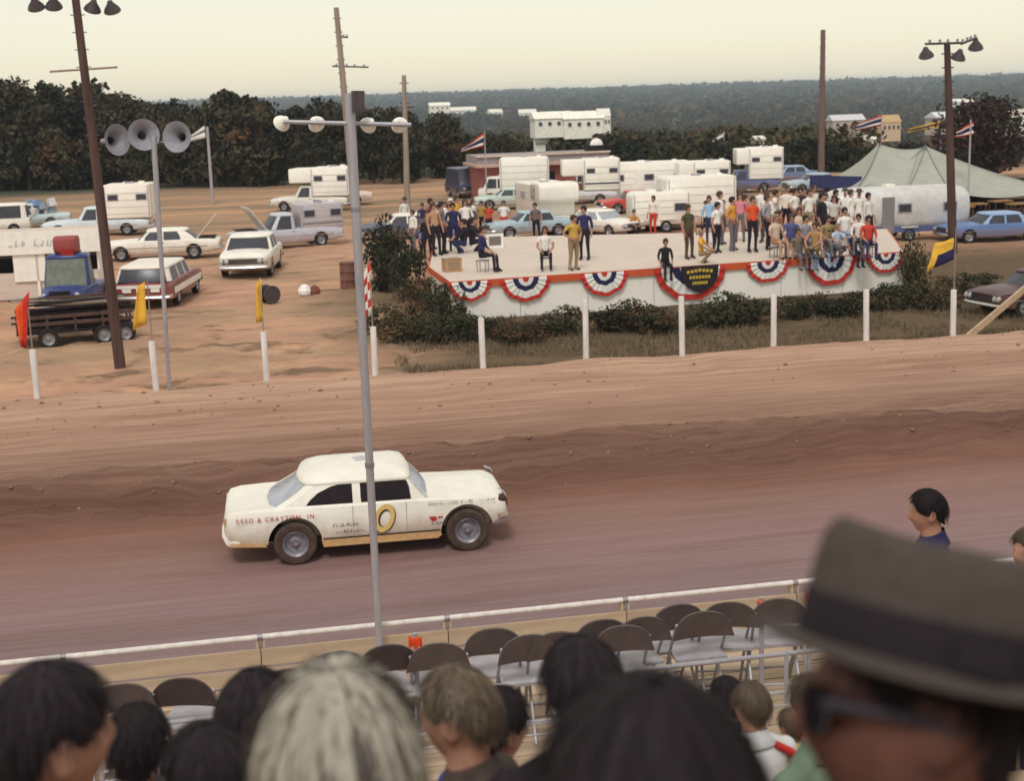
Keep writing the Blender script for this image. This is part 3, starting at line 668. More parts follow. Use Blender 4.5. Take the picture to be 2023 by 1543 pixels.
def house(levels, t, bodymat, glass, crown=.10, nm='roof', split=True, rear_glass=None, front_glass=None, names=('windshield', 'rear_window', 'side_window')):
    """levels: (z, x_rear, x_front, halfwidth, [s1..s4]) from the belt up to the header; s = pane ends from the front to the rear"""
    loops = []
    for z, xr, xf, w_, s in levels:
        df, dr = max(.04, xf-s[0]), max(.06, s[-1]-xr); f1, f2, f3 = min(.05, .2*df), min(.14, .5*df), min(.27, .85*df); r1, r2, r3 = min(.05, .2*dr), min(.14, .5*dr), min(.27, .85*dr)
        fr = [(xf-f1, -.62), (xf, 0), (xf-f1, .62)]; rr_ = [(xr+r1, .62), (xr, 0), (xr+r1, -.62)]
        L_ = [(xf-f2, -.90), fr[0], fr[1], fr[2], (xf-f2, .90), (xf-f3, .985)]
        L_ += [(v, 1) for v in s]
        L_ += [(xr+r3, .985), (xr+r2, .90), rr_[0], rr_[1], rr_[2], (xr+r2, -.90), (xr+r3, -.985)]
        L_ += [(v, -1) for v in reversed(s)]+[(xf-f3, -.985)]
        loops.append([Vector((x, y*w_, z)) for x, y in L_])
    ns = len(levels[0][4]); n = len(loops[0])
    front = {0, 1, 2, 3}; k = 4+1+ns+0; rear0 = 6+ns+1; rear = {rear0, rear0+1, rear0+2, rear0+3}
    sides = [[], []]
    for j in range(0, ns-1, 2): sides[0].append(6+j)
    s2 = 6+ns+7
    for j in range(0, ns-1, 2): sides[1].append(s2+j)
    pan = front | rear | set(sides[0]) | set(sides[1]); nl = len(levels)
    mb = MB(); vs = [v for l in loops for v in l]; fs = []
    for i in range(nl-1):
        for q in range(n):
            if q in pan: continue
            fs.append((i*n+q, i*n+(q+1) % n, (i+1)*n+(q+1) % n, (i+1)*n+q))
    base = list(loops[-1]); c = sum(base, Vector())/n; off = nl*n; prev = (nl-1)*n
    vr = []; frs = []
    for kk, (sc_, dz) in enumerate(((1.012, .03), (1.0, .055), (.93, .055+crown*.45), (.75, .055+crown*.8), (.4, .055+crown), (.02, .055+crown*1.02))):
        vr += [Vector((c.x+(p.x-c.x)*(sc_ if kk < 2 else sc_+.02), c.y+(p.y-c.y)*sc_, p.z+dz)) for p in base]
    allr = list(base)+vr
    for i in range(6):
        for q in range(n): frs.append((i*n+q, i*n+(q+1) % n, (i+1)*n+(q+1) % n, (i+1)*n+q))
    frs.append(tuple(6*n+q for q in range(n)))
    mb.add(vs, fs); pm = mb.mesh('pillars', bodymat); pm = evaluated(pm, [('SOLIDIFY', dict(thickness=.035, offset=-1))]); pm.name = 'pillars'
    if bodymat.name == 'race_white': split_islands(pm, 'pillar', bodymat, t)
    else: link('pillars', pm, t)
    mr = MB(); mr.add(allr, frs); mr.build(nm, split if not isinstance(split, bool) else bodymat, t, 'all')
    def pane(ids, name, m):
        if m is None: return
        q_ = MB()
        for i in range(nl-1):
            for q in ids: q_.add([loops[i][q], loops[i][(q+1) % n], loops[i+1][(q+1) % n], loops[i+1][q]], [(0, 1, 2, 3)])
        me = q_.mesh(name, m, 'all'); bm = bmesh.new(); bm.from_mesh(me); bmesh.ops.remove_doubles(bm, verts=bm.verts, dist=.0005)
        for v in bm.verts: v.co.x = c.x+(v.co.x-c.x)*.988; v.co.y *= .985
        bm.to_mesh(me); bm.free(); link(name, me, t)
    pane(sorted(front), names[0], front_glass if front_glass is not None else glass); pane(sorted(rear), names[1], rear_glass if rear_glass is not None else glass)
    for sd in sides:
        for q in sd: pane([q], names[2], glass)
def bumper(t, x, w_, z, m=None, sgn=1, h=.13):
    mb = MB(); pts = [(x-sgn*.22, -w_), (x-sgn*.03, -w_*.93), (x+sgn*.02, -w_*.6), (x+sgn*.04, 0), (x+sgn*.02, w_*.6), (x-sgn*.03, w_*.93), (x-sgn*.22, w_)]
    rings = [[Vector((px+dx*sgn, py, z+dz)) for dx, dz in ((-.02, -h/2), (.025, -h/2*.7), (.05, 0), (.025, h/2*.7), (-.02, h/2))] for px, py in pts]
    mb.loft(rings, cap=True); mb.build('bumper', m or M_chrome, t, True)
def headlamps(t, x, w_, z, r=.085, quad=False):
    for sy in (-1, 1):
        for q in ((0, -.19) if quad else (0,)):
            mb = MB(); mb.lathe([(.001, .03), (r*.7, .022), (r, 0)], 16, axis='X', c=(x, sy*(w_+q), z)); mb.build('headlight', M_lens, t, True)
            mb = MB(); mb.lathe([(r, .0), (r*1.15, .015), (r*1.25, -.03)], 16, axis='X', c=(x, sy*(w_+q), z)); mb.build('headlight_ring', M_chrome, t, True)
def lid(t, hinge, length, w_, ang, m, name, sgn=1):
    m = cm((214, 208, 200), .5)
    mb = MB(); mb.box((sgn*length/2, 0, 0), (length, w_, .04)); mb.box((sgn*length/2, 0, -.035), (length*.8, w_*.82, .03)); o = mb.build(name, m, t, loc=hinge); o.rotation_euler = (0, -sgn*ang, 0); return o

def sedan(name, label, cat, loc, rz, col, roof=None, L=5.2, W=1.92, style='sedan', open_=None, group=None, grille=M_dark, stripe=None, glass=None, low=0):
    glass = glass or M_glass; t = thing(name, label, cat, loc, rz, group); m = paint(col); mr = paint(roof) if roof else m; w_ = W/2; h = L/2
    st_ = [(-h, w_*.82, .42, .80, .82), (-h+.08, w_*.93, .36, .84, .88), (-h+.5, w_*.98, .28, .88, .93), (-h+1.15, w_, .26, .90, .95), (-.3, w_, .25, .90, .93), (.95, w_, .25, .90, .95), (1.4, w_, .26, .885, .95), (h-.5, w_*.985, .28, .84, .90), (h-.1, w_*.93, .36, .80, .84), (h, w_*.84, .44, .76, .78)]
    ax0, ax1 = -h+1.25, h-.98
    if style == 'pickup': st_ = [(x, a, b_, c, min(d, c+.03) if x < 0 else d) for x, a, b_, c, d in st_]
    key = ('body', L, W, style, tuple(col)); 
    if key not in PAINTS: PAINTS[key] = body_loft(st_, [(ax0, .33, w_), (ax1, .33, w_)], .385, m)
    link('body', PAINTS[key], t)
    gw = w_*.93
    if style == 'sedan': lv = [(.90, -h+1.0, 1.15, gw, [.72, -.12, -.2, -1.0]), (1.08, -h+1.2, .92, gw*.94, [.66, -.12, -.2, -.98]), (1.28, -h+1.5, .66, gw*.86, [.45, -.12, -.2, -.85])]
    elif style == 'wagon': lv = [(.90, -h+.12, 1.15, gw, [.72, .0, -.08, -.9, -.98, -h+.55]), (1.08, -h+.18, .92, gw*.94, [.66, 0, -.08, -.9, -.98, -h+.6]), (1.30, -h+.32, .66, gw*.87, [.45, 0, -.08, -.9, -.98, -h+.75])]
    elif style in ('pickup', 'camper'): lv = [(.92, -.45, 1.1, gw, [.72, -.1]), (1.15, -.43, .95, gw*.95, [.62, -.1]), (1.5, -.38, .72, gw*.88, [.42, -.1])]
    house(lv, t, mr if roof else m, glass, .07, split=mr)
    for x in (ax0, ax1):
        for sy in (-1, 1): wheel(t, x, sy*(w_-.13), .335, .2)
    bumper(t, h+.02, w_*.98, .43); bumper(t, -h-.02, w_*.98, .43, sgn=-1)
    MB().box((h-.012, 0, .63), (.05, W*.80, .19)).build('grille', grille, t)
    for q in range(4): MB().box((h+.018, 0, .56+q*.045), (.012, W*.78, .012)).build('grille_bar', M_chrome, t)
    headlamps(t, h+.012, w_*.83, .66, .08, True)
    for sy in (-1, 1): MB().box((-h-.012+.03, sy*w_*.66, .64), (.07, .30, .13)).build('tail_light', M_redlens, t)
    for sy in (-1, 1): MB().box((-.15, sy*(w_+.004), .80), (.16, .02, .03)).build('door_handle', M_chrome, t)
    for sy in (-1, 1): MB().box((0, sy*(w_+.002), .58), (L*.8, .014, .028 if not stripe else .2)).build('side_trim', stripe or M_chrome, t)
    if open_ == 'trunk': lid(t, (-h+1.05, 0, .95), 1.3, W*.78, radians(48), m, 'trunk_lid', -1); MB().box((-h+.6, 0, .935), (.8, W*.72, .012)).build('trunk_shade_plate', M_dark, t)  # dark plate on the closed body paints the shade of the open trunk
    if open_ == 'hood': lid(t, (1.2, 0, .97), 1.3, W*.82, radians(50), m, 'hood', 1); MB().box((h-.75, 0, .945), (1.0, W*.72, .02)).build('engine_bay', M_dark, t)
    return t
def rbox(c, d, r=.15, n=4, axis='Y'):    # box with rounded profile seen from the side (x-z), extruded across y
    cx, cy, cz = c; lx, ly, lz = [v/2 for v in d]; prof = []
    for (sx, sz, a0) in ((1, 1, 0), (-1, 1, 90), (-1, -1, 180), (1, -1, 270)):
        for k in range(n+1):
            a = radians(a0+90*k/n); prof.append((cx+sx*(lx-r)+cos(a)*r, cz+sz*(lz-r)+sin(a)*r))
    rings = []
    for f, yy in ((1, -ly), (0, -ly+.045), (0, ly-.045), (1, ly)):
        rings.append([Vector((x-.045*f*max(-1, min(1, (x-cx)/lx*1.5)), cy+yy, z-.045*f*max(-1, min(1, (z-cz)/lz*1.5)))) for x, z in prof])
    return MB().loft(rings, cap=True)
def deco(t, c, d, m, win=True):
    for sy in (-1, 1):
        for k in range(4): MB().box((c[0], sy*(d[1]/2+.006), c[2]-d[2]*.36+k*d[2]*.2), (d[0]*.92, .012, .035)).build('rib', M_trim, t)
        for sx in (-1, 1): MB().box((c[0]+sx*d[0]*.47, sy*(d[1]/2+.008), c[2]), (.05, .016, d[2]*.9)).build('corner_trim', M_silver, t)
        if win:
            f = MB().box((c[0]-d[0]*.1, sy*(d[1]/2+.016), c[2]+d[2]*.14), (.8, .03, .4)).build('window_frame', M_silver, t); MB().box((c[0]-d[0]*.1, sy*(d[1]/2+.034), c[2]+d[2]*.14), (.68, .012, .3)).build('pane', M_glassp, f)
    MB().box((c[0], 0, c[2]+d[2]/2+.05), (.45, .45, .1)).build('roof_vent', M_silver, t); MB().box((c[0]-d[0]*.3, .3, c[2]+d[2]/2+.06), (.3, .3, .14)).build('roof_vent', M_white, t)
M_trim = mat('box_trim', (.58, .56, .52), .5, .1, 6)
def camper_shell(t, c, d, m, over=0, wins=2, wm=None, trim=None, r=.09):
    wm = wm or M_glass
    rbox(c, d, r).build('camper_box', m, t, True); deco(t, c, d, m, False)
    if over: rbox((c[0]+d[0]/2+over/2-.25, 0, c[2]+d[2]*.22), (over+.5, d[1]*.98, d[2]*.5), r*.9).build('cab_overhang', m, t, True)
    for sy in (-1, 1):
        for k in range(wins):
            x = c[0]-d[0]*.32+k*d[0]*.62/max(1, wins-1) if wins > 1 else c[0]
            wn = MB().box((x, sy*(d[1]/2+.012), c[2]+d[2]*.12), (.62, .03, .36)).build('window_frame', M_silver, t); MB().box((x, sy*(d[1]/2+.03), c[2]+d[2]*.12), (.52, .012, .28)).build('pane', wm, wn)
        if trim: MB().box((c[0], sy*(d[1]/2+.010), c[2]-d[2]*.28), (d[0]*.94, .02, .10)).build('trim_stripe', trim, t)
    MB().box((c[0]-d[0]/2-.012, 0, c[2]-.05), (.03, .6, d[2]*.8)).build('rear_door', M_white, t)
    MB().box((c[0]+.1, 0, c[2]+d[2]/2+.05), (.4, .4, .1)).build('roof_vent', M_white, t)
def pickup_camper(name, label, loc, rz, col, boxcol=(225, 220, 208), over=1.2, boxh=1.75, open_=None, wm=None, trim=None, L=5.3, shell=False, group=None):
    t = sedan(name, label, 'camper truck', loc, rz, col, None, L, 1.98, 'camper', open_, group); h = L/2
    m = paint(boxcol)
    if shell: camper_shell(t, (-h+1.12, 0, 1.42), (2.25, 1.84, 1.15), m, 0, 2, wm or M_glassp, trim, .1)
    else: camper_shell(t, (-h+1.1, 0, .95+boxh/2), (2.55, 2.0, boxh), m, over, 2, wm, trim)
    return t
def van(name, label, loc, rz, col, L=4.6, W=1.95, H=2.1, cat='van', group=None, glass=None, nose=.35):
    t = thing(name, label, cat, loc, rz, group); m = paint(col); w_ = W/2; h = L/2; glass = glass or M_glass
    link('body', body_loft([(-h, w_*.93, .35, 1.02, 1.04), (-h+.1, w_, .3, 1.06, 1.08), (0, w_, .28, 1.06, 1.08), (h-nose, w_, .28, 1.05, 1.08), (h-.05, w_*.95, .32, .98, 1.0), (h, w_*.88, .40, .92, .94)], [(-h+1.0, .34, w_), (h-.9, .34, w_)], .39, m), t)
    s = [h-nose-.3, h-nose-1.0, h-nose-1.08, -.1, -.2, -h+.5]
    lv = [(1.05, -h+.02, h-nose+.12, w_*.985, s), (1.3, -h+.03, h-nose, w_*.96, s), (H-.28, -h+.08, h-nose-.22, w_*.91, [s[0]-.12]+s[1:])]
    house(lv, t, m, glass, .10, split=m)
    for x in (-h+1.0, h-.9):
        for sy in (-1, 1): wheel(t, x, sy*(w_-.13), .34, .2)
    bumper(t, h+.02, w_*.97, .45); bumper(t, -h-.02, w_*.97, .45, sgn=-1)
    headlamps(t, h+.005, w_*.70, .74, .09); MB().box((h-.01, 0, .74), (.05, W*.45, .16)).build('grille', M_dark, t)
    for sy in (-1, 1): MB().box((-h+.0, sy*w_*.85, .85), (.05, .1, .25)).build('tail_light', M_redlens, t)
    return t
def trailer(name, label, loc, rz, col, L=5.5, W=2.2, H=2.3, silver=False, cat='trailer', nw=3, band=None, group=None):
    t = thing(name, label, cat, loc, rz, group); m = mat('riveted_aluminium', (.66, .65, .64), .4, .1, 3, metal=.2) if silver else paint(col)
    if silver:
        rings = []
        for x, f in ((-L/2, .35), (-L/2+.08, .62), (-L/2+.28, .84), (-L/2+.7, .98), (-L/2+1.1, 1), (L/2-1.1, 1), (L/2-.7, .98), (L/2-.28, .84), (L/2-.08, .62), (L/2, .35)):
            hh = (H-.4)*(.35+.65*f) if f < 1 else (H-.4); wv = W/2*(.5+.5*f); zc = .4+(H-.4)/2
            rings.append([Vector((x, wv*np.sign(cos(a))*abs(cos(a))**.62, zc+hh/2*np.sign(sin(a))*abs(sin(a))**.62)) for a in [2*pi*k/24 for k in range(24)]])
        MB().loft(rings, cap=True).build('shell', m, t, 'all')
    else: rbox((0, 0, .42+(H-.42)/2), (L, W, H-.42), .32, 5).build('shell', m, t, True)
    for sy in (-1, 1):
        for k in range(nw):
            x = -L*.33+k*L*.66/max(1, nw-1)
            f = MB().box((x, sy*(W/2+.012), H*.62), (.72, .03, .48)).build('window_frame', M_silver, t); MB().box((x, sy*(W/2+.03), H*.62), (.6, .012, .36)).build('pane', M_glass, f)
        MB().box((L*.12, sy*(W/2+.008), H*.5), (.62, .03, H*.66)).build('door', M_white if not silver else M_steel, t)
        if band: MB().box((0, sy*(W/2+.006), .62), (L*.92, .02, .30)).build('lower_band', band, t)
        wheel(t, -.25, sy*(W/2-.08), .33, .2)
        MB().box((-.25, sy*(W/2+.02), .72), (.85, .1, .08)).build('wheel_arch', m, t)
    if not silver: deco(t, (0, 0, .42+(H-.42)/2), (L, W, H-.42), None, False)
    MB().tube([(L/2-.1, 0, .42), (L/2+.9, 0, .42)], .05, 8).build('tow_bar', M_steel, t); MB().box((.4, 0, H+.05), (.5, .5, .12)).build('roof_vent', M_white, t)
    return t

# ------------------------------------------------------------------ the white race car
M_race = mat('race_white', (.80, .775, .70), .42, .05, 3.5, dirt=(lin((176, 140, 110)), .25, .78), spec=.45)
M_rocker = mat('muddy_rocker', lin((196, 158, 112)), .9, .14, 9)
M_rim = mat('bare_rim', (.26, .25, .29), .4, .3, 9, metal=.5)
car = thing('race_car', 'white two door race car with gold number 0 running on the dirt track', 'race car', (2.04, 24.17, .0), radians(-2.0))
RS = [(-2.48, .72, .56, .78, .76), (-2.455, .82, .46, .86, .82), (-2.39, .875, .40, .925, .865, .02), (-2.2, .91, .36, .955, .90, .025), (-1.8, .935, .33, .975, .945, .015), (-1.3, .94, .32, .995, .985), (-.3, .94, .32, .985, .99), (.75, .94, .32, .98, 1.0),
      (1.05, .94, .32, .97, 1.05), (1.4, .935, .33, .955, 1.09), (1.9, .925, .34, .945, 1.075), (2.12, .91, .40, .94, 1.045), (2.24, .885, .44, .925, 1.0), (2.31, .86, .48, .90, .94), (2.345, .82, .52, .86, .86)]
link('body', body_loft(RS, [(-1.30, .37, .94), (1.64, .37, .94)], .455, M_race), car)
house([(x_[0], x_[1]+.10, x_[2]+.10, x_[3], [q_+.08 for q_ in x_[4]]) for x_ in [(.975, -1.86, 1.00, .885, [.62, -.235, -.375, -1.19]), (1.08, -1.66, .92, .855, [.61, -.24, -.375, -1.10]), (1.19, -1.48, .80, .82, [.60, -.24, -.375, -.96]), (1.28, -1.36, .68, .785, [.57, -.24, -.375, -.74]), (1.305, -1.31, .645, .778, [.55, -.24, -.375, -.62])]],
      car, M_race, M_dark, .175, 'roof', M_race, rear_glass=M_glassp, front_glass=mat('hazy_glass', (.30, .35, .43), .18, .2, 5, spec=.8))  # side panes are opaque dark sheets, standing in for the shaded open cabin
for x, rc in ((-1.30, M_rim), (1.64, M_rim)):
    for sy in (-1, 1): wheel(car, x, sy*.86, .365, .25, True, rc)
MB().box((-1.72, 0, .5), (1.0, 1.3, .3)).box((.2, 0, .33), (2.6, 1.5, .12)).box((1.7, 0, .48), (.9, 1.1, .28)).build('chassis', M_dark, car)
MB().tube([(-1.3, -.8, .365), (-1.3, .8, .365)], .05, 8).build('axle', M_steel, car); MB().tube([(1.64, -.8, .365), (1.64, .8, .365)], .04, 8).build('axle', M_steel, car)
for sy in (-1, 1):
    MB().sheet([(-.83, .27), (1.12, .27), (1.19, .325), (1.17, .40), (-.86, .40)], .035).build('rocker_panel', M_rocker, car, loc=(0, sy*.925, 0))
    MB().box((.17, sy*.944, .412), (2.0, .012, .018)).build('trim_strip', M_dark, car)
    MB().sheet([(-2.4, .385), (-1.78, .335), (-1.80, .40), (-2.38, .44)], .02).build('lower_quarter', M_rocker, car, loc=(0, sy*.905, 0))
# bumper stub and front corner, damaged nose
bumper(car, 2.37, .88, .50, M_chrome, 1, .15); bumper(car, -2.46, .88, .47, M_white, -1, .2)
MB().box((2.33, 0, .70), (.04, 1.15, .22)).build('grille', M_dark, car)
for q in range(5): MB().box((2.355, 0, .62+q*.04), (.01, 1.12, .012)).build('grille_bar', M_steel, car)
for sy in (-1, 1):
    mb = MB(); mb.lathe([(.001, .0), (.085, -.01), (.10, .03), (.115, .045), (.115, -.05)], 18, axis='X', c=(2.325, sy*.72, .80)); mb.build('headlight_bucket', mat('rust_brown', (.14, .07, .05), .8, .3, 10), car, True)
    MB().box((-2.45, sy*.80, .80), (.04, .08, .12)).build('tail_light', M_rocker, car)
    mb = MB(); mb.tube([(2.20, sy*.905, .56), (2.32, sy*.87, .57)], .06, 8); mb.build('fender_patch', mat('bare_primer', (.34, .25, .20), .8, .15, 8), car)
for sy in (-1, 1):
    mb = MB(); mb.lathe([(.001, .13), (.045, .12), (.07, .07), (.078, 0), (.06, -.07), (.001, -.12)], 16, axis='X', c=(2.23, sy*.80, .855)); mb.build('headlight_hole_shade', mat('rust_and_hole_shade', (.06, .03, .028), .8, .3, 10), car, True)  # solid dark rust bulge; the shade of an open hole is in its colour
    MB().tube([(2.20, sy*.76, 1.035), (2.30, sy*.79, .97), (2.355, sy*.80, .86), (2.36, sy*.80, .74)], [.014, .02, .02, .016], 8).build('headlight_trim', M_chrome, car, True)
    MB().tube([(.98, sy*.84, .99), (.70, sy*.72, 1.30)], .018, 6).build('pillar_trim', M_chrome, car)
    # door shut lines as recessed-looking dark hairlines
    for pts in ([(.60, .45), (.60, .97)], [(-.31, .45), (-.31, .97)]):
        MB().box((pts[0][0], sy*.941, .71), (.010, .010, .50)).build('door_seam', mat('seam_dark', (.45, .42, .38), .8, .1, 5), car)
MB().box((-.1, sy*0, 1.535), (.22, .34, .012), (0, 0, .2)).build('roof_patch', mat('grey_tape', (.5, .5, .52), .7, .1, 8), car)
def ring(mb, cx, cz, rx, rz, t0, sh, n=28, y=0, th=.008):
    vs = []; fs = []
    for i in range(n):
        a = 2*pi*i/n
        for k, f in ((0, 1), (1, 1-t0)):
            x = cos(a)*rx*(f if k == 0 else f*.93); z = sin(a)*rz*f; vs += [(cx+x+z*sh, y, cz+z), (cx+x+z*sh, y+th, cz+z)]
    for i in range(n):
        j = (i+1) % n; a, b = i*4, j*4; fs += [(a, b, b+2, a+2), (a+1, a+3, b+3, b+1), (a, a+1, b+1, b), (a+2, b+2, b+3, a+3)]
    return mb.add(vs, fs)
M_gold2 = mat('number_gold', lin((214, 186, 112)), .6, .08, 6); M_blk = mat('number_black', (.03, .025, .035), .6, .1, 6)
def script(mb, x0, x1, z, h, sd, y=0, w_=.008):      # a line of small signwriting too fine to read: pen strokes
    rr = random.Random(sd); x = x0
    while x < x1:
        if rr.random() < .16: x += h*.8; continue
        k = rr.randint(2, 3)
        for j in range(k):
            xa = x+j*h*.22; za = z+rr.uniform(0, h*.2); zb = z+h*rr.uniform(.6, 1)
            if rr.random() < .5: mb.sheet([(xa, za), (xa+w_, za), (xa+h*.22+w_, zb), (xa+h*.22, zb)], .004)
            else: mb.sheet([(xa, za), (xa+h*.3, za), (xa+h*.3, za+w_), (xa, za+w_)], .004)
        x += h*.85
    return mb
for sy in (-1, 1):
    n_ = bpy.data.objects.new('number', None); COL.objects.link(n_); n_.parent = car; n_.location = (.22, sy*.951, .70); n_.rotation_euler = (0, 0, 0 if sy < 0 else pi)
    mb = MB(); ring(mb, .0, 0, .175, .245, .36, .20, y=-.006); mb.build('gold_ring', M_gold2, n_)
    mb = MB(); ring(mb, .018, -.012, .172, .245, .42, .20, y=.0); mb.build('black_shadow', M_blk, n_)
    mb = MB(); mb.sheet([(-.20, -.25), (-.11, -.25), (-.13, -.20), (-.19, -.17)], .008); mb.build('serif', M_blk, n_, loc=(0, 0, 0))
def text(s, size, loc, m, parent, ang=0, flip=False, shear=0, spacing=1.0):
    c = bpy.data.curves.new('lettering', 'FONT'); c.body = s; c.size = size; c.extrude = .002; c.shear = shear; c.space_character = spacing; c.resolution_u = 3
    o = bpy.data.objects.new('work', c); COL.objects.link(o); dg = bpy.context.evaluated_depsgraph_get()
    me = bpy.data.meshes.new_from_object(o.evaluated_get(dg), depsgraph=dg); bpy.data.objects.remove(o); me.materials.clear(); me.materials.append(m); me.name = 'lettering'
    q = link('lettering', me, parent, loc); q.rotation_euler = (pi/2, ang, pi if flip else 0); return q
M_redp = mat('sign_red', lin((176, 52, 52)), .6, .12, 10); M_grp = mat('sign_grey', lin((120, 116, 124)), .6, .15, 10)
for sy in (-1, 1):
    fl = sy > 0; X_ = (lambda v: v) if not fl else (lambda v: -v)
    text('REED & CRAYTON  IN.', .105, (-2.27 if not fl else -.47, sy*.952, .80), M_redp, car, 0, fl, .1, 1.3)
    for (xa, xb, z, h, sd, m) in ((-.66, -.22, .61, .065, 2, M_grp), (-.62, -.15, .50, .055, 3, M_grp), (.98, 2.10, .865, .055, 4, M_grp), (1.02, 1.2, .52, .05, 6, M_grp)):
        mb = MB(); script(mb, xa, xb, z, h, sd); o = mb.build('signwriting', m, car, loc=(0, sy*.949, 0))
    mb = MB(); mb.sheet([(.98, .66), (1.10, .66), (1.12, .60), (1.04, .57)], .006); mb.sheet([(1.13, .655), (1.22, .655), (1.22, .63), (1.13, .63)], .006); mb.build('decal', M_redp, car, loc=(0, sy*.949, 0))
# driver
# ------------------------------------------------------------------ parked vehicles
DEG = radians
def at(px, py): p = G(px, py); return (p.x, p.y, gz(p.x, p.y))
WH = (236, 232, 222)
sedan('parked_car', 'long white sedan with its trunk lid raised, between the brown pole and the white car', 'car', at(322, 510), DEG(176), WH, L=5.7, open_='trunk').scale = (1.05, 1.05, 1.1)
t = sedan('station_wagon', 'maroon station wagon with a white roof below the white sedan', 'station wagon', at(318, 592), DEG(79), (132, 62, 62), (232, 224, 214), L=5.2, style='wagon', stripe=M_white); t.scale = (1.15, 1.22, 1.2)
MB().box((-2.62, 0, .78), (.03, 1.5, .10)).build('tailgate_strip', M_white, t)
for sx in (-.45, 0, .45): MB().box((-2.62, sx, .66), (.04, .28, .12)).build('tailgate_panel', M_white, t)
sedan('parked_car', 'white car facing the track with a dark grille, behind the yellow flag', 'car', at(500, 536), DEG(-99), WH, L=5.0).scale = (1.15, 1.22, 1.32)
pickup_camper('camper_truck', 'grey pickup with a camper shell and raised hood behind the facing white car', at(566, 488), DEG(193), (190, 192, 204), (178, 172, 178), 0, open_='hood', wm=M_glass, trim=M_steel, shell=True, L=5.7).scale = (1.05, 1.05, 1.16)
pickup_camper('camper_truck', 'white cab over camper truck behind the grey camper shell', at(618, 415), DEG(160), (226, 222, 212), (240, 236, 226), 1.5, 1.8).scale = (1.08, 1.1, 1.12)
sedan('parked_car', 'pale car with a faded red roof beside the white cab over camper', 'car', at(668, 405), DEG(185), (226, 210, 200), (200, 120, 112), L=5.0)
sedan('parked_pickup', 'pale blue pickup with a loaded bed at the left below the tree line', 'pickup', at(64, 450), DEG(184), (196, 214, 218), L=5.0, style='pickup')
t = thing('cargo_load', 'blue and white bundles heaped on the bed of the pale blue pickup', 'cargo', Vector(at(78, 450))+Vector((.3, .1, .95)), .1)
for i in range(9): 
    mb = MB(); mb.box((R.uniform(-.8, .8), R.uniform(-.5, .5), .2+.25*(i//3)), (R.uniform(.4, .7), .5, R.uniform(.3, .5)), (R.uniform(-.2, .2), R.uniform(-.2, .2), R.uniform(0, 3)), taper=.2); mb.build('bundle', [cm((120, 140, 180)), cm((215, 212, 210)), cm((140, 150, 165))][i % 3], t)
pickup_camper('camper_truck', 'pale blue pickup with a tall square white camper behind the brown pole', at(197, 465), DEG(172), (206, 218, 224), (236, 230, 220), 0, 1.9, L=6.0).scale = (1.08, 1.08, 1.08)
van('parked_van', 'white van cut by the left picture edge', at(-12, 462), DEG(185), WH, 4.6)
van('parked_van', 'dark navy van with white front left of the red brick building', at(918, 388), DEG(-82), (62, 66, 92), 4.4, H=2.4)
t = van('box_truck', 'white box truck in front of the red brick building', at(1000, 398), DEG(168), WH, 4.0, cat='truck', H=2.0); rbox((-1.4, 0, 2.05), (3.6, 2.3, 2.3), .25).build('cargo_box', paint(WH), t, True); deco(t, (-1.4, 0, 2.05), (3.6, 2.3, 2.3), None, False)
sedan('parked_car', 'pale green car below the white box truck', 'car', at(1010, 412), DEG(172), (186, 204, 196), L=5.0)
pickup_camper('camper_truck', 'white pickup camper with cab overhang before the right end of the red building', at(1132, 402), DEG(170), (214, 214, 218), WH, 1.5, 2.2, trim=M_navy, L=6.2)
t = sedan('camper_truck', 'big white camper truck facing the stage with a low blue windshield', 'camper truck', at(1084, 455), DEG(-86), WH, None, 6.0, 2.1, 'camper', glass=cm((96, 120, 144), .3)); rbox((-.7, 0, 1.75), (4.2, 2.3, 1.9), .2).build('camper_box', paint(WH), t, True); deco(t, (-.7, 0, 1.75), (4.2, 2.3, 1.9), None); rbox((1.3, 0, 2.25), (1.9, 2.3, 1.1), .3).build('cab_overhang', paint(WH), t, True)
sedan('parked_car', 'white car right behind the middle of the stage', 'car', at(1185, 462), DEG(-60), WH, L=5.2, glass=M_glassp)
sedan('parked_car', 'light blue car behind the man in the white shirt sitting on stage', 'car', at(1050, 470), DEG(186), (164, 188, 200), L=5.0)
trailer('travel_trailer', 'long white travel trailer above the red car', at(1278, 396), DEG(172), WH, 6.4, 2.3, 2.7, cat='trailer', nw=3)
sedan('parked_pickup', 'white and blue car at the left end of the long white trailer', 'car', at(1225, 396), DEG(180), (150, 172, 190), WH, L=4.8)
pickup_camper('camper_truck', 'white camper truck between the long trailer and the dark pickup', at(1358, 400), DEG(170), WH, WH, 1.0, 1.9)
sedan('parked_car', 'red car in front of the long white travel trailer', 'car', at(1255, 418), DEG(182), (190, 62, 52), L=4.9)
sedan('parked_pickup', 'low dark grey pickup left of the tall white camper', 'pickup', at(1408, 388), DEG(175), (86, 84, 96), L=5.0, style='pickup')
pickup_camper('camper_truck', 'tall white camper on a blue truck nearest the dark hedge', at(1468, 380), DEG(168), (98, 108, 148), WH, .9, 2.3)
t = sedan('delivery_truck', 'large plain white box truck behind the standing people', 'truck', at(1345, 450), DEG(178), WH, None, 6.0, 2.1, 'camper'); rbox((-.9, 0, 1.85), (4.0, 2.3, 2.2), .2).build('cargo_box', paint(WH), t, True); deco(t, (-.9, 0, 1.85), (4.0, 2.3, 2.2), None, False); MB().box((-1.2, -1.17, 2.2), (.5, .03, .22)).build('side_window', M_glassp, t)
trailer('travel_trailer', 'low white trailer left of the large plain white truck', at(1300, 456), DEG(175), WH, 3.2, 2.0, 2.2, nw=1)
sedan('parked_car', 'blue car behind the people left of the bare pole', 'car', at(1560, 360), DEG(178), (96, 116, 156), (150, 172, 196), L=5.2)
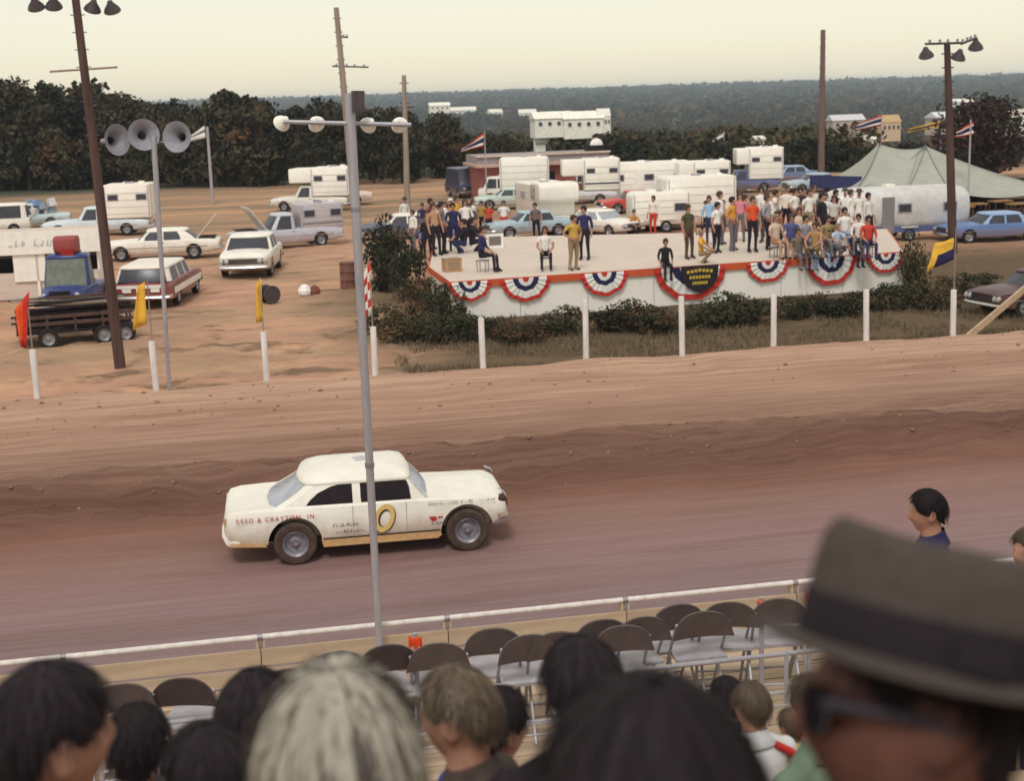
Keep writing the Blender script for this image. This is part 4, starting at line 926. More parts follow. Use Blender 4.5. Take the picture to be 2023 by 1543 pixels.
sedan('parked_car', 'pale blue car just left of the tent corner', 'car', at(1612, 378), DEG(178), (168, 184, 196), L=4.8)
trailer('travel_trailer', 'silver aluminium travel trailer with a blue lower band right of the stage', at(1768, 474), DEG(176), WH, 7.0, 2.3, 2.65, True, nw=3, band=cm((88, 96, 140)))
sedan('parked_car', 'blue sedan parked at far right beyond the light pole', 'car', at(1962, 474), DEG(178), (92, 122, 172), (140, 168, 206), L=5.4)
sedan('parked_car', 'dark maroon car at the right edge behind the leaning plank', 'car', at(2058, 612), DEG(190), (74, 44, 52), L=5.0)
sedan('parked_car', 'dark blue car behind the crowd at the left end of the stage', 'car', at(800, 470), DEG(175), (70, 76, 100), WH, L=5.0)
# red and white stand on the ground behind the crowd
# tow truck with a red lamp housing
p = at(152, 632); t = thing('tow_truck', 'blue truck with a red box on its roof parked by the white booth', 'truck', p, DEG(-97))
t.scale = (1, .92, 1.22); mbl = paint((38, 56, 118)); 
link('body', body_loft([(-2.4, .9, .45, 1.0, 1.0), (-.2, .95, .4, 1.05, 1.05), (0, .95, .4, 1.15, 1.15), (1.2, .95, .4, 1.15, 1.2), (1.9, .80, .45, 1.1, 1.22), (2.2, .70, .5, 1.0, 1.1)], [(-1.4, .42, .95), (1.4, .42, .95)], .5, mbl), t)
house([(1.15, -.1, 1.25, .9, [.85, .2]), (1.45, -.08, 1.15, .88, [.78, .2]), (1.95, 0, 1.0, .82, [.66, .25])], t, mbl, mat('grey_green_glass', (.16, .18, .15), .4, .2, 4), .1)
rbox((.5, 0, 2.35), (.7, .9, .5), .12).build('roof_box', mat('faded_red', lin((150, 74, 70)), .6, .15, 5), t, True)
MB().box((.75, .1, 2.12), (.4, .5, .24)).build('roof_light', M_redlens, t)
for x in (-1.4, 1.4):
    for sy in (-1, 1): wheel(t, x, sy*.82, .43, .25)
for sy in (-1, 1):
    MB().tube([(-2.2, sy*.3, 1.0), (-.5, sy*.12, 2.3)], .06, 6).build('boom_arm', M_lampd, t); MB().box((1.3, sy*.98, .85), (1.2, .12, .10)).build('fender', mbl, t)
bumper(t, 2.25, .9, .6, M_steel, 1, .2); headlamps(t, 2.15, .62, .95, .1); MB().box((2.2, 0, .9), (.06, .8, .45)).build('grille', M_dark, t)
# flat trailer of timber
p = at(150, 668); t = thing('utility_trailer', 'low dark flat trailer loaded with loose timber in front of the blue truck', 'trailer', p, DEG(8))
MB().box((0, 0, .55), (3.8, 1.7, .1)).build('bed', M_dark, t)
for x in (-.9, .9, 1.6):
    for sy in (-1, 1): wheel(t, x, sy*.9, .34, .2)
for i in range(34): MB().box((R.uniform(-.3, .3), -.75+R.random()*1.5, .66+.085*(i//3)), (R.uniform(2.6, 3.8), .14, .07), (0, R.uniform(-.05, .05), R.uniform(-.12, .12))).build('timber', [M_brownpole, M_dark, M_greypole, M_brownpole, M_wood][i % 5 if i > 25 else i % 2], t)
for x in np.linspace(-1.8, 1.8, 5):
    for sy in (-1, 1): MB().box((x, sy*.85, .85), (.07, .07, .6)).build('stake', M_brownpole, t)
for sy in (-1, 1):
    for zz in (.85, 1.08): MB().box((0, sy*.89, zz), (3.8, .03, .12)).build('side_board', M_brownpole, t)
# booth with sign
p = G(92, 590); t = thing('concession_booth', 'white booth with a long white fascia sign behind the blue truck', 'booth', (p.x-1.2, p.y+1.5, 0), DEG(-2))
Yf = p.y+1.5-1.4
zt = AY(100, 455, Yf).z; zb = AY(100, 500, Yf).z; xl = AY(-60, 480, Yf).x; xr = AY(200, 480, Yf).x; cx_ = p.x-1.2; fw = xr-xl; fc = (xl+xr)/2-cx_
MB().box((fc, -1.4, (zt+zb)/2), (fw, .12, zt-zb)).build('sign_fascia', M_white, t)
MB().box((fc, 0, zt-.12), (fw*.98, 2.6, .1)).build('roof', M_plat, t)
MB().box((fc, 1.1, zb/2), (fw*.95, .1, zb)).build('back_wall', mat('shed_grey', (.22, .2, .2), .9, .1, 4), t)
for sx in (-.47, .47): MB().box((fc+sx*fw, 0, zb/2), (.08, 2.3, zb)).build('side_wall', M_white, t)
MB().box((fc, -1.2, .55), (fw*.94, .1, 1.1)).build('counter', M_plat, t); 
xa, xb = AY(28, 520, Yf).x-cx_, AY(92, 520, Yf).x-cx_
MB().box(((xa+xb)/2, -1.32, (AY(60, 497, Yf).z+AY(60, 556, Yf).z)/2), (xb-xa, .06, (AY(60, 497, Yf).z-AY(60, 556, Yf).z))).build('hinged_panel', M_white, t)
MB().box((fc, -.4, zb*.62), (fw*.9, .04, zb*.5)).build('booth_shade_sheet', M_dark, t)  # near-black sheet standing in for the shade inside the booth
for sx in (-.4, 0, .4): MB().box((fc+sx*fw, -1.3, zb/2), (.1, .1, zb)).build('post', M_white, t)
mb = MB(); script(mb, xl-cx_+1.3, xl-cx_+3.3, (zt+zb)/2-.16, .30, 14, w_=.05); mb.build('lettering', cm((186, 196, 200)), t, loc=(0, -1.475, 0))
# small things on the dirt
p = at(532, 600); t = thing('spool', 'dark reel standing on the dirt below the facing white car', 'reel', p, .5)
MB().lathe([(.001, -.3), (.36, -.3), (.36, -.24), (.16, -.2), (.16, .2), (.36, .24), (.36, .3), (.001, .3)], 20, axis='Y', c=(0, 0, .37)).build('drum', M_lampd, t, True); MB().lathe([(.18, -.2), (.28, -.18), (.28, .18), (.18, .2)], 20, axis='Y', c=(0, 0, .37)).build('coil', M_dark, t, True)
p = at(612, 582); t = thing('rubbish_bag', 'small heap of white and brown rubbish on the grass left of the drum', 'rubbish', p)
for i, (m, s_) in enumerate(((M_white, .26), (cm((120, 70, 60)), .22), (cm((190, 195, 205)), .24), (M_dark, .18))):
    mb = MB(); mb.lathe([(.001, 0), (s_, .05), (s_*1.1, s_*.8), (s_*.7, s_*1.5), (.05, s_*1.8)], 9, cap=False, c=((i % 2)*.4-.2, (i//2)*.3-.1, 0)); mb.build('bag', m, t)
p = at(690, 568); t = thing('oil_drum', 'rusty red brown drum on the dirt left of the silver pole', 'drum', p)
MB().lathe([(.001, 0), (.36, 0), (.37, .03), (.36, .06), (.36, .36), (.375, .38), (.36, .40), (.36, .72), (.375, .74), (.36, .76), (.36, 1.08), (.37, 1.1), (.34, 1.1), (.34, 1.07), (.001, 1.07)], 20).build('shell', mat('rust_red', (.19, .085, .065), .8, .25, 6), t, True); MB().lathe([(.34, 1.075), (.30, 1.09), (.001, 1.09)], 20).build('lid', mat('rust_red2', (.24, .12, .09), .8, .25, 6), t, True)

# ------------------------------------------------------------------ red brick building, tent, far houses
Yb = 104.; z0 = gz(24, Yb); x0, x1 = AY(948, 345, Yb).x, AY(1205, 340, Yb).x; zt = AY(1080, 304, Yb).z; zr = AY(1080, 325, Yb).z
M_brick = mat('red_brick', lin((150, 92, 84)), .9, .12, 3)
t = thing('brick_building', 'low red brick building with a flat pale roof behind the white box truck', 'building', ((x0+x1)/2, Yb+2.5, 0)); W_ = x1-x0
MB().box((0, 0, zr/2), (W_, 5, zr)).build('wall', M_brick, t)
MB().box((0, -.1, zr+.10), (W_+.7, 6.0, .2)).build('fascia', cm((188, 160, 148)), t)
MB().box((0, .4, (zr+.2+zt)/2), (W_+.2, 4.8, zt-zr-.2)).build('roof', mat('gravel_roof', (.30, .27, .27), .9, .1, 2), t); MB().box((0, -2.1, zt), (W_+.3, .15, .14)).build('roof_edge', cm((200, 184, 172)), t)
for i in range(22):
    for j in range(3): MB().box((-W_/2+.25+i*(W_-.1)/22, -2.51, .25+j*.5), ((W_/22)-.05, .03, .42)).build('brick', M_brick if (i*3+j) % 4 else mat('darker_brick', lin((134, 78, 72)), .9, .1, 3), t)
for i in (-1, 1):
    f = MB().box((i*W_*.3, -2.54, 1.5), (1.3, .06, .9)).build('window', M_white, t); MB().box((i*W_*.3, -2.58, 1.5), (1.1, .03, .7)).build('pane', M_glass, f)
MB().box((.2, -2.54, 1.0), (1.0, .05, 2.0)).build('door', M_dark, t)
mb = MB(); mb.lathe([(.001, 0), (.3, .05), (.5, .18), (.48, .2)], 14, axis='Y', c=(W_/2-.7, -1.5, zt+.5)); mb.build('dish', M_white, t, True); MB().box((W_/2-.9, -1.4, zt+.25), (1.3, .8, .45)).build('roof_unit', M_dark, t)

Yt = 74.
def tp_(px, py, Yv): return AY(px, py, Yv)
pk = [tp_(1738, 284, Yt+3), tp_(1828, 288, Yt+3)]
ez = 1.95
fl_ = [tp_(1640, 352, Yt+6), tp_(1690, 374, Yt), tp_(1790, 376, Yt-1.2), tp_(1880, 378, Yt-1.2), tp_(2040, 382, Yt-1)]
bk_ = [fl_[0]+Vector((.6, 1.5, 0)), pk[0]+Vector((0, 5, -2.0)), pk[1]+Vector((0, 5, -2.0)), tp_(1930, 348, Yt+6), tp_(2040, 372, Yt+5)]
t = thing('tent', 'large grey green canvas tent with two peaks behind the silver trailer', 'tent', (pk[0].x, Yt, 0)); O_ = Vector(t.location)
def patch(a, b, c, d, sag, n=10):   # bilinear cloth with hanging sag
    mb = MB(); vs = []
    for j in range(n+1):
        for i in range(n+1):
            u, v = i/n, j/n; p = (a*(1-u)+b*u)*(1-v)+(d*(1-u)+c*u)*v; p = p-O_; p.z -= sag*4*v*(1-v)+sag*.6*4*u*(1-u)*(1 if abs((a-b).length) > .3 else 0); vs.append(p)
    return mb.add(vs, [(j*(n+1)+i, j*(n+1)+i+1, (j+1)*(n+1)+i+1, (j+1)*(n+1)+i) for j in range(n) for i in range(n)])
def cpanel(a, b, c, d, sag):
    me = patch(a, b, c, d, sag).mesh('canvas_panel', M_canvas, 'all'); me = evaluated(me, [('SOLIDIFY', dict(thickness=.02))]); link('canvas_panel', me, t)
cpanel(fl_[0], fl_[1], pk[0], pk[0]+Vector((-.05, .05, 0)), .22)
cpanel(fl_[1], fl_[2], pk[1]+Vector((-.3, 0, -.1)), pk[0], .3)
cpanel(fl_[2], fl_[3], pk[1]+Vector((.05, 0, 0)), pk[1]+Vector((-.3, 0, -.1)), .18)
cpanel(fl_[3], fl_[4], bk_[4]+Vector((0, -2, .2)), pk[1]+Vector((.05, 0, 0)), .45)
cpanel(bk_[0], fl_[0], pk[0], bk_[1], .2)
cpanel(bk_[1], bk_[2], pk[1], pk[0], .6)
M_seam = cm((120, 124, 130))
for q0, q1, sg_ in ((fl_[1], pk[0], .3), (fl_[2], pk[1], .3), (fl_[3], pk[1], .25), (fl_[1], pk[1], .45)):
    MB().tube([q0*(1-u)+q1*u-O_+Vector((0, -.05, .03-sg_*3.6*u*(1-u))) for u in np.linspace(0, 1, 9)], .022, 5).build('seam', M_seam, t)
cpanel(bk_[2], bk_[3], bk_[4]+Vector((0, -2, .2)), pk[1], .4)
for q in pk: MB().tube([Vector((q.x, q.y, 0))-O_, q-O_+Vector((0, 0, .25))], .07, 8).build('tent_pole', M_brownpole, t)
for q in fl_+bk_[3:]: MB().tube([Vector((q.x, q.y, 0))-O_, q-O_], .05, 6).build('side_pole', M_brownpole, t)
for q in fl_[1:4]: MB().tube([q-O_, Vector((q.x-.3, q.y-1.6, 0))-O_], .015, 5).build('guy_rope', M_wood, t)
mb = MB(); q0, q1 = tp_(1600, 358, Yt+4), tp_(1702, 362, Yt+1); mb.box(((q0+q1)/2-O_).to_tuple(), ((q1-q0).length, .05, .75), (0, 0, atan2(q1.y-q0.y, q1.x-q0.x))); mb.build('blue_side_curtain', mat('blue_tarp', lin((50, 56, 98)), .8, .15, 3), t)
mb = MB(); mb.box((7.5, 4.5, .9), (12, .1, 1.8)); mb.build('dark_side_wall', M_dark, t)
# tables and brown booths in the shade of the tent's right wing
for i, (px, py) in enumerate(((1925, 445), (1975, 442), (2010, 446), (1900, 452))):
    p = at(px, py-8); t = thing('folding_table', 'brown trestle table in the shade of the tent, %s' % ['just right of the light pole', 'second from the light pole', 'at the right picture edge', 'close behind the light pole'][i], 'table', p, .1*i, 'tables under the tent')
    MB().box((0, 0, 1.0), (1.2, .7, .08)).build('tabletop', cm((140, 108, 74)), t)
    for sx in (-1, 1):
        for sy in (-1, 1): MB().box((sx*.5, sy*.28, .49), (.06, .06, .96)).build('leg', M_brownpole, t)
def house_far(label, px, py, D, wd, h, ang, wallc, roofc, cat='house', group='white buildings beyond the woods'):
    D0 = D; D = next((float(d_) for d_ in np.arange(170, 1600, 8) if AD(px, py, float(d_)).z < gz(*AD(px, py, float(d_)).xy)+4.5), D); wd *= D/D0; h *= D/D0; q = AD(px, py, D); t = thing('far_house', label, cat, q, ang, group); d = wd*.5
    MB().box((0, 0, h*.3-.5), (wd, d, h*.6+1)).build('wall', cm(wallc), t)
    mb = MB(); mb.add([(-wd*.53, -d*.56, h*.6), (wd*.53, -d*.56, h*.6), (wd*.53, d*.56, h*.6), (-wd*.53, d*.56, h*.6), (-wd*.53, 0, h), (wd*.53, 0, h)], [(0, 1, 5, 4), (3, 4, 5, 2), (0, 4, 3), (1, 2, 5), (0, 3, 2, 1)]); mb.build('roof', cm(roofc), t)
    for k in range(4): MB().box((-wd*.36+k*wd*.24, -d/2-.05, h*.32), (wd*.08, .12, h*.18)).build('window', M_glass, t)
    return t
for (lab, px, py, D, wd, h, ang, wc, rc) in [
    ('long white building among the woods left of centre', 915, 228, 520, 9, 3.2, -.1, WH, WH), ('small white house left of the long white sheds', 978, 232, 500, 5, 3, .2, WH, WH),
    ('small white house just above the sheds', 1042, 234, 540, 6.5, 3.6, -.1, WH, WH), ('left of the two long white sheds', 1090, 254, 430, 12, 5.2, .05, WH, WH), ('right of the two long white sheds', 1150, 256, 428, 12, 5.6, -.05, WH, WH),
    ('narrow white building at the right end of the sheds', 1192, 252, 430, 4, 5.8, .1, WH, WH), ('small pale shed below the long white sheds', 1072, 268, 380, 3.2, 1.8, .2, (226, 226, 220), WH), ('low white block just above the pennant tip', 1066, 290, 330, 2.6, 2.6, 0, WH, WH),
    ('pale house left of the streaming banner', 1670, 254, 420, 10, 4.2, 0, (190, 178, 168), (200, 200, 206)), ('cream house just right of the streaming banner', 1755, 262, 400, 6, 5.0, .1, (208, 184, 156), (190, 160, 120)),
    ('long white roofed building above the tent', 1880, 248, 460, 15, 4.6, .1, (196, 180, 172), (214, 216, 222)), ('small white shed above the small dark bush', 1722, 290, 330, 4, 2.8, -.2, WH, WH), ('small white hut left of the dark bush', 1650, 292, 330, 3.4, 2.4, .3, WH, WH),
    ('white house at the right edge behind the dark red tree', 2005, 258, 360, 9, 5.5, .1, WH, (200, 190, 180)), ('white house far back above the dark red tree', 1900, 212, 800, 12, 5, 0, WH, WH), ('tiny white house left of the bare pole', 1498, 284, 380, 3.5, 2.2, .2, (220, 210, 196), WH),
    ('white house behind the crossarm floodlights', 868, 218, 560, 8, 3.2, 0, WH, WH)]: house_far(lab, px, py, D, wd, h, ang, wc, rc)

# ------------------------------------------------------------------ vegetation
def leafmat(name, c1, c2, c3):
    m = bpy.data.materials.new(name); m.use_nodes = True; n = m.node_tree; b = n.nodes['Principled BSDF']; b.inputs['Roughness'].default_value = .85; b.inputs['Specular IOR Level'].default_value = .1
    oi = n.nodes.new('ShaderNodeObjectInfo'); t = n.nodes.new('ShaderNodeTexCoord'); ns = n.nodes.new('ShaderNodeTexNoise'); ns.inputs['Scale'].default_value = .9; ns.inputs['Detail'].default_value = 4
    n.links.new(t.outputs['Object'], ns.inputs['Vector']); ad = n.nodes.new('ShaderNodeMath'); ad.operation = 'MULTIPLY_ADD'; ad.inputs[1].default_value = .6
    n.links.new(oi.outputs['Random'], ad.inputs[0]); n.links.new(ns.outputs[0], ad.inputs[2]); r = n.nodes.new('ShaderNodeValToRGB')
    r.color_ramp.elements[0].position = .35; r.color_ramp.elements[0].color = (*c1, 1); r.color_ramp.elements[1].position = 1.05 if False else 1.0; r.color_ramp.elements[1].color = (*c3, 1); e = r.color_ramp.elements.new(.68); e.color = (*c2, 1)
    n.links.new(ad.outputs[0], r.inputs[0]); n.links.new(r.outputs[0], b.inputs['Base Color']); return m
ML_dark = leafmat('dark_foliage', (.020, .018, .018), (.030, .031, .024), (.055, .052, .032))
ML_olive = leafmat('olive_foliage', (.035, .034, .024), (.058, .054, .034), (.09, .074, .042))
ML_rust = leafmat('autumn_foliage', (.075, .042, .026), (.105, .060, .033), (.13, .085, .045))
ML_bush = leafmat('bush_foliage', (.016, .026, .017), (.030, .042, .025), (.055, .06, .034))
ML_plum = leafmat('dark_red_foliage', (.035, .020, .022), (.052, .028, .028), (.075, .042, .038))
M_trunk = mat('bark', (.10, .075, .06), .95, .3, 6, stretch=(1, 1, .2), bump=.4)
def leaf_cloud(rng, centers, radii, per, size, flat=.75):
    n = len(centers)*per
    c = np.repeat(np.array(centers), per, 0); rad = np.repeat(np.array(radii), per)[:, None]
    d = rng.normal(size=(n, 3)); d /= np.linalg.norm(d, axis=1)[:, None]; d[:, 2] *= flat
    p = c+d*rad*(.55+.5*rng.random((n, 1))**.6)
    a = rng.normal(size=(n, 3)); a /= np.linalg.norm(a, axis=1)[:, None]; b = np.cross(a, rng.normal(size=(n, 3))); b /= np.linalg.norm(b, axis=1)[:, None]
    s = (size*(.6+.8*rng.random((n, 1))))
    V_ = np.stack([p-a*s-b*s*.5, p+a*s-b*s*.6, p+a*s*.8+b*s*.6, p-a*s*.9+b*s*.5], 1).reshape(-1, 3)
    F_ = np.arange(n*4).reshape(-1, 4); return V_, F_
def crown_mesh(name, seed, h, wd, trunk, nclump, per, size, mats, shape='round'):
    rng = np.random.default_rng(seed); cs = []; rs = []
    for i in range(nclump):
        u = rng.random(); z = trunk+(h-trunk)*u
        if shape == 'pine': rr = wd/2*(.35+.65*(1-u)**.8)*(.6+.5*rng.random()); 
        else: rr = wd/2*sqrt(max(.05, 1-(2*u-1)**2*.85))
        a = rng.random()*2*pi; q = rr*sqrt(rng.random())*.9
        cs.append((cos(a)*q, sin(a)*q, z)); rs.append(wd*(.10+.12*rng.random()))
    V_, F_ = leaf_cloud(rng, cs, rs, per, size); mi = np.repeat(rng.integers(0, len(mats), nclump), per)
    return np_mesh(name, V_, F_, mats, mi)
def trunk_mesh(seed, h, trunk, wd, r0):
    rr = random.Random(seed); mb = MB(); pts = [Vector((0, 0, -.3))]
    for k in range(1, 6): pts.append(Vector((rr.uniform(-.15, .15)*k*.4, rr.uniform(-.15, .15)*k*.4, h*.9*k/5)))
    mb.tube(pts, [r0, r0*.85, r0*.7, r0*.5, r0*.3, r0*.1], 7)
    for k in range(6):
        a = rr.uniform(0, 6.3); z = trunk+(h-trunk)*rr.uniform(.0, .6); mb.tube([Vector((0, 0, z)), Vector((cos(a)*wd*.2, sin(a)*wd*.2, z+wd*.12)), Vector((cos(a)*wd*.38, sin(a)*wd*.38, z+wd*.3))], [r0*.4, r0*.25, r0*.08], 5)
    return mb.mesh('trunk', M_trunk, True)
TV = []
for i, (h, wd, tr, mts, shp) in enumerate([(8.5, 6.0, .8, [ML_dark, ML_dark, ML_olive], 'round'), (9.5, 5.0, 1.2, [ML_dark], 'pine'), (7.2, 6.5, .5, [ML_dark, ML_olive], 'round'), (6.5, 5.5, .4, [ML_rust, ML_olive, ML_dark], 'round'), (10.5, 5.4, 1.6, [ML_dark, ML_dark, ML_olive], 'round'), (5.0, 5.0, .2, [ML_olive, ML_rust], 'round')]):
    TV.append((crown_mesh('crown', 100+i, h, wd, tr, 60, 34, .20, mts, shp), trunk_mesh(i, h, tr, wd, .22), h))
tl = 0
def tree_at(x, y, v, s, label, grp='trees of the dark wood behind the infield', cat='tree', nm='tree'):
    global tl
    cr_, tk, h = TV[v]; t = thing(nm, label, cat, (x, y, gz(x, y)), R.uniform(0, 6), grp); t.scale = (s, s, s*R.uniform(.92, 1.08))
    link('crown', cr_, t); link('trunk', tk, t); return t
# the dark wood: from the left edge to behind the red building, three rows deep
kindw = ['bushy dark evergreen', 'slender dark pine', 'broad dark green tree', 'rust tinged autumn tree', 'tall dark green tree', 'low olive brown tree']
TC = {}; ORD = 'first second third fourth fifth sixth seventh eighth ninth tenth'.split()
skyline = [(-300, 175), (0, 185), (60, 182), (110, 178), (160, 200), (250, 205), (300, 200), (350, 222), (440, 202), (520, 226), (620, 214), (700, 222), (800, 224), (900, 232), (960, 262), (1060, 285), (1200, 300)]
for row, (dep, n_) in enumerate(((0, 30), (9, 30), (20, 26))):
    for i in range(n_):
        px = -260+1320*(i+R.uniform(.1, .9))/n_
        base = G(px, 374-(px-100)*.033*.6 - (8 if px > 820 else 0), 0)
        x, y = base.x+dep*.1, base.y+dep+R.uniform(-2, 2)
        ty = np.interp(px, [a for a, b in skyline], [b for a, b in skyline])+R.uniform(-12, 24)+(8 if row == 0 else 0)
        top = AY(px, float(ty), y).z; v = R.choice([0, 0, 1, 2, 4, 4, 3, 2] if row else [0, 2, 3, 5, 2, 4, 3, 0]); s = max(.35, (top-gz(x, y))/TV[v][2])
        if row == 0 and R.random() < .45: s *= .62
        pos = ['left of the brown pole', 'around the loudspeakers', 'between the grey flagpole and the silver pole', 'between the silver pole and the red building'][min(3, max(0, int((px-0)/245)) if px > 0 else 0)]
        lb_ = '%s, %s, %s' % (kindw[v], ['front edge', 'second rank', 'far rank'][row], pos)
        TC[lb_] = TC.get(lb_, 0)+1; c_ = TC[lb_]
        t = tree_at(x, y, v, s, ('' if c_ == 1 else ORD[c_-1]+' ')+lb_+'')
# scrub along the field edge
ORD = 'first second third fourth fifth sixth seventh eighth ninth tenth eleventh twelfth thirteenth fourteenth fifteenth sixteenth seventeenth'.split()
def ordn(i): return (ORD[i]+' from the left') if i < 17 else (ORD[33-i]+' from the right')
SB = [crown_mesh('foliage', 300+i, 1.5, 2.2, .1, 30, 30, .085, [ML_olive, ML_dark] if i % 2 else [ML_bush, ML_dark]) for i in range(3)]
for i in range(34):
    px = 1195+i*24; b_ = G(px, 347-(px-1400)*.033+R.uniform(-2, 3), 0); t = thing('hedge_shrub', 'dark green hedge shrub, %s in the row beyond the campers' % ordn(i), 'shrub', (b_.x, b_.y, gz(b_.x, b_.y)), R.uniform(0, 6), 'hedge row shrubs beyond the campers'); t.scale = (R.uniform(1.2, 1.9), R.uniform(1.2, 1.9), R.uniform(1.2, 2.0)*(1 if px < 1640 else .8)); link('foliage', SB[i % 3], t)
# dark red round tree at the right and one small bush
PB = crown_mesh('crown', 400, 8.2, 9.0, .8, 150, 60, .17, [ML_plum, ML_plum, ML_dark]); b_ = AD(1932, 350, 112); zt = AD(1935, 200, 112).z
t = thing('dark_red_tree', 'big round dark red tree standing behind the tent at right', 'tree', (b_.x, b_.y, gz(b_.x, b_.y)), 0); sc_ = (zt-t.location.z)/8.4; t.scale = (sc_*1.15, sc_*1.15, sc_); link('crown', PB, t); link('trunk', TV[2][1], t)
b_ = AD(1664, 322, 190); t = thing('round_bush', 'small dark conical bush left of the tent peak', 'bush', (b_.x, b_.y, b_.z-1.0), 0); t.scale = (2.0, 2.0, 2.9); link('foliage', SB[0], t)
# the far woods reach the horizon as one mass
rng = np.random.default_rng(5); cs = []; rs = []
N_ = 9000
th = rng.uniform(-.30, .66, N_); rr_ = 150*(5200/150)**(rng.random(N_)**.92)
px_ = rr_*np.sin(th); py_ = rr_*np.cos(th)
keep = (vnoise(px_*.006, py_*.006, 77) > .20) | (rr_ > 900); keep &= ~((th > .372) & (rr_ > 315) & (rr_ < 540) & (rng.random(N_) > .22)); keep &= ~((rr_ < 172) & (th > .02)); keep &= ~((rr_ < 330) & (th > .44) & (vnoise(px_*.01, py_*.01, 7) > .35))
px_, py_, rr_ = px_[keep], py_[keep], rr_[keep]; gzv = ground_z(px_, py_)
for layer, (lo_, hi_, per, sz) in enumerate(((150, 420, 120, .34), (420, 1300, 56, .85), (1300, 6000, 22, 4.5))):
    k = (rr_ >= lo_) & (rr_ < hi_); hh = rng.uniform(4.5, 8.5, k.sum())*np.interp(rr_[k], [150, 1500, 5000], [1, 1.1, 2.0])
    hh *= np.interp(rr_[k], [150, 190, 260], [.45, .6, 1.0])
    C_c = np.stack([px_[k], py_[k], gzv[k]+hh*.5], 1); V_, F_ = leaf_cloud(rng, C_c, hh*.62*np.interp(rr_[k], [150, 1200, 5000], [1, 1.6, 5.0]), per, sz, .6 if layer < 2 else .22)
    mi = np.repeat(rng.choice([0, 0, 0, 1, 1, 2], len(C_c)), per)
    o = link('woods', np_mesh('woods', V_, F_, [ML_dark, ML_olive, ML_rust], mi)); tag(o, ['nearer wooded lowland beyond the infield', 'middle distance woods', 'far woods fading to blue at the horizon'][layer], kind='stuff')
# bushes in front of the stage
BV = [crown_mesh('foliage', 500+i, 1.25, 1.9, .05, 34, 40, .05, [ML_bush, ML_dark, ML_olive] if i < 3 else [ML_olive, ML_bush, ML_rust]) for i in range(5)]
def stems(seed):
    rr = random.Random(seed); mb = MB()
    for k in range(7): a = rr.uniform(0, 6.3); mb.tube([Vector((0, 0, -.1)), Vector((cos(a)*.3, sin(a)*.3, .6)), Vector((cos(a)*.6, sin(a)*.6, 1.0))], [.03, .02, .008], 5)
    return mb.mesh('stems', M_trunk)
SV = [stems(i) for i in range(3)]
bl = [(776, 560, 2.3, 2.4), (765, 575, 1.8, 1.9), (812, 590, 1.8, 1.7), (760, 655, 1.5, 1.3), (800, 668, 1.7, 1.35), (845, 672, 1.7, 1.3), (890, 676, 1.6, 1.1), (930, 672, 1.4, 1.0), (985, 668, 1.1, .75), (1030, 676, 1.5, 1.0), (1075, 664, 1.2, .8), (1120, 660, 1.5, .95),
      (1190, 655, 1.5, .95), (1240, 655, 1.6, 1.15), (1290, 655, 1.6, 1.25), (1390, 645, 1.6, 1.2), (1440, 640, 1.7, 1.1), (1490, 640, 1.5, 1.05), (1560, 630, 1.3, .95), (1610, 622, 1.3, .85), (1655, 625, 1.6, 1.0), (1700, 618, 1.3, .9), (1760, 614, 1.6, 1.2), (1810, 612, 1.5, 1.2), (1850, 608, 1.4, 1.3), (1806, 575, 1.0, 2.7), (1905, 590, 1.4, 1.1), (1950, 560, 1.0, .6), (875, 640, 1.5, 1.5), (840, 630, 1.6, 1.7)]
bw = ['tall dark bush left of the stage corner', 'dark bush behind the striped flag', 'dark bush touching the cut corner of the stage', 'lowest bush beside the striped flag post', 'dark bush second from the striped flag post', 'dark bush in the thick clump under the stage corner',
      'bush just left of the first post under the stage', 'bush behind the first post under the stage', 'small bush right of the first post under the stage', 'bush midway between the first two posts under the stage', 'small bush left of the second post', 'bush just left of the second post under the stage',
      'bush just right of the second post under the stage', 'bush midway between the second post and the shield', 'bush left of the post under the shield', 'bush right of the post under the shield', 'bush midway right of the shield post', 'bush left of the fourth post under the stage',
      'bush right of the fourth post under the stage', 'low bush below the plain right part of the skirt', 'bush left of the fifth post under the stage', 'bush at the foot of the fifth post', 'bush below the right corner of the stage', 'big bush right of the stage corner', 'bush beside the last white post',
      'tall dark bush against the right end of the stage', 'bush right of the last white post', 'small bush on the bank at far right', 'bush high against the cut stage corner', 'bush in front of the cut stage corner']
for i, ((px, py, sw, sh), lb) in enumerate(zip(bl, bw)):
    b_ = G(px, py, 0); t = thing('bush', lb, 'bush', (b_.x, b_.y, gz(b_.x, b_.y)), R.uniform(0, 6), 'bushes around the stage'); t.scale = (sw*(.60 if i > 2 else .52), sw*(.62 if i > 2 else .5), sh*R.uniform(.85, 1.2)*(.56 if 3 <= i else .82)); link('foliage', BV[i % 5], t); link('stems', SV[i % 3], t)
# dry grass on the strip between posts and bushes
rng = np.random.default_rng(9); n_ = 26000
gx = rng.uniform(4.6, 34, n_); gy = 39.2+rng.random(n_)**1.2*9.5; k = vnoise(gx*.5, gy*.9, 4) > .38; gx, gy = gx[k], gy[k]; n_ = len(gx); gzz = ground_z(gx, gy)
a = rng.uniform(0, 2*pi, n_); hgt = rng.uniform(.08, .26, n_); ln = rng.uniform(-.12, .12, (n_, 2))
P0 = np.stack([gx, gy, gzz-.01], 1); wv = np.stack([np.cos(a), np.sin(a), np.zeros(n_)], 1)*.02
V_ = np.stack([P0-wv, P0+wv, P0+np.stack([ln[:, 0], ln[:, 1], hgt], 1)], 1).reshape(-1, 3)
tag(link('dry_grass', np_mesh('dry_grass', V_, np.arange(n_*3).reshape(-1, 3), [leafmat('dry_grass', (.12, .095, .06), (.17, .13, .085), (.24, .18, .12))])), 'dry grass tufts on the strip below the stage', kind='stuff')
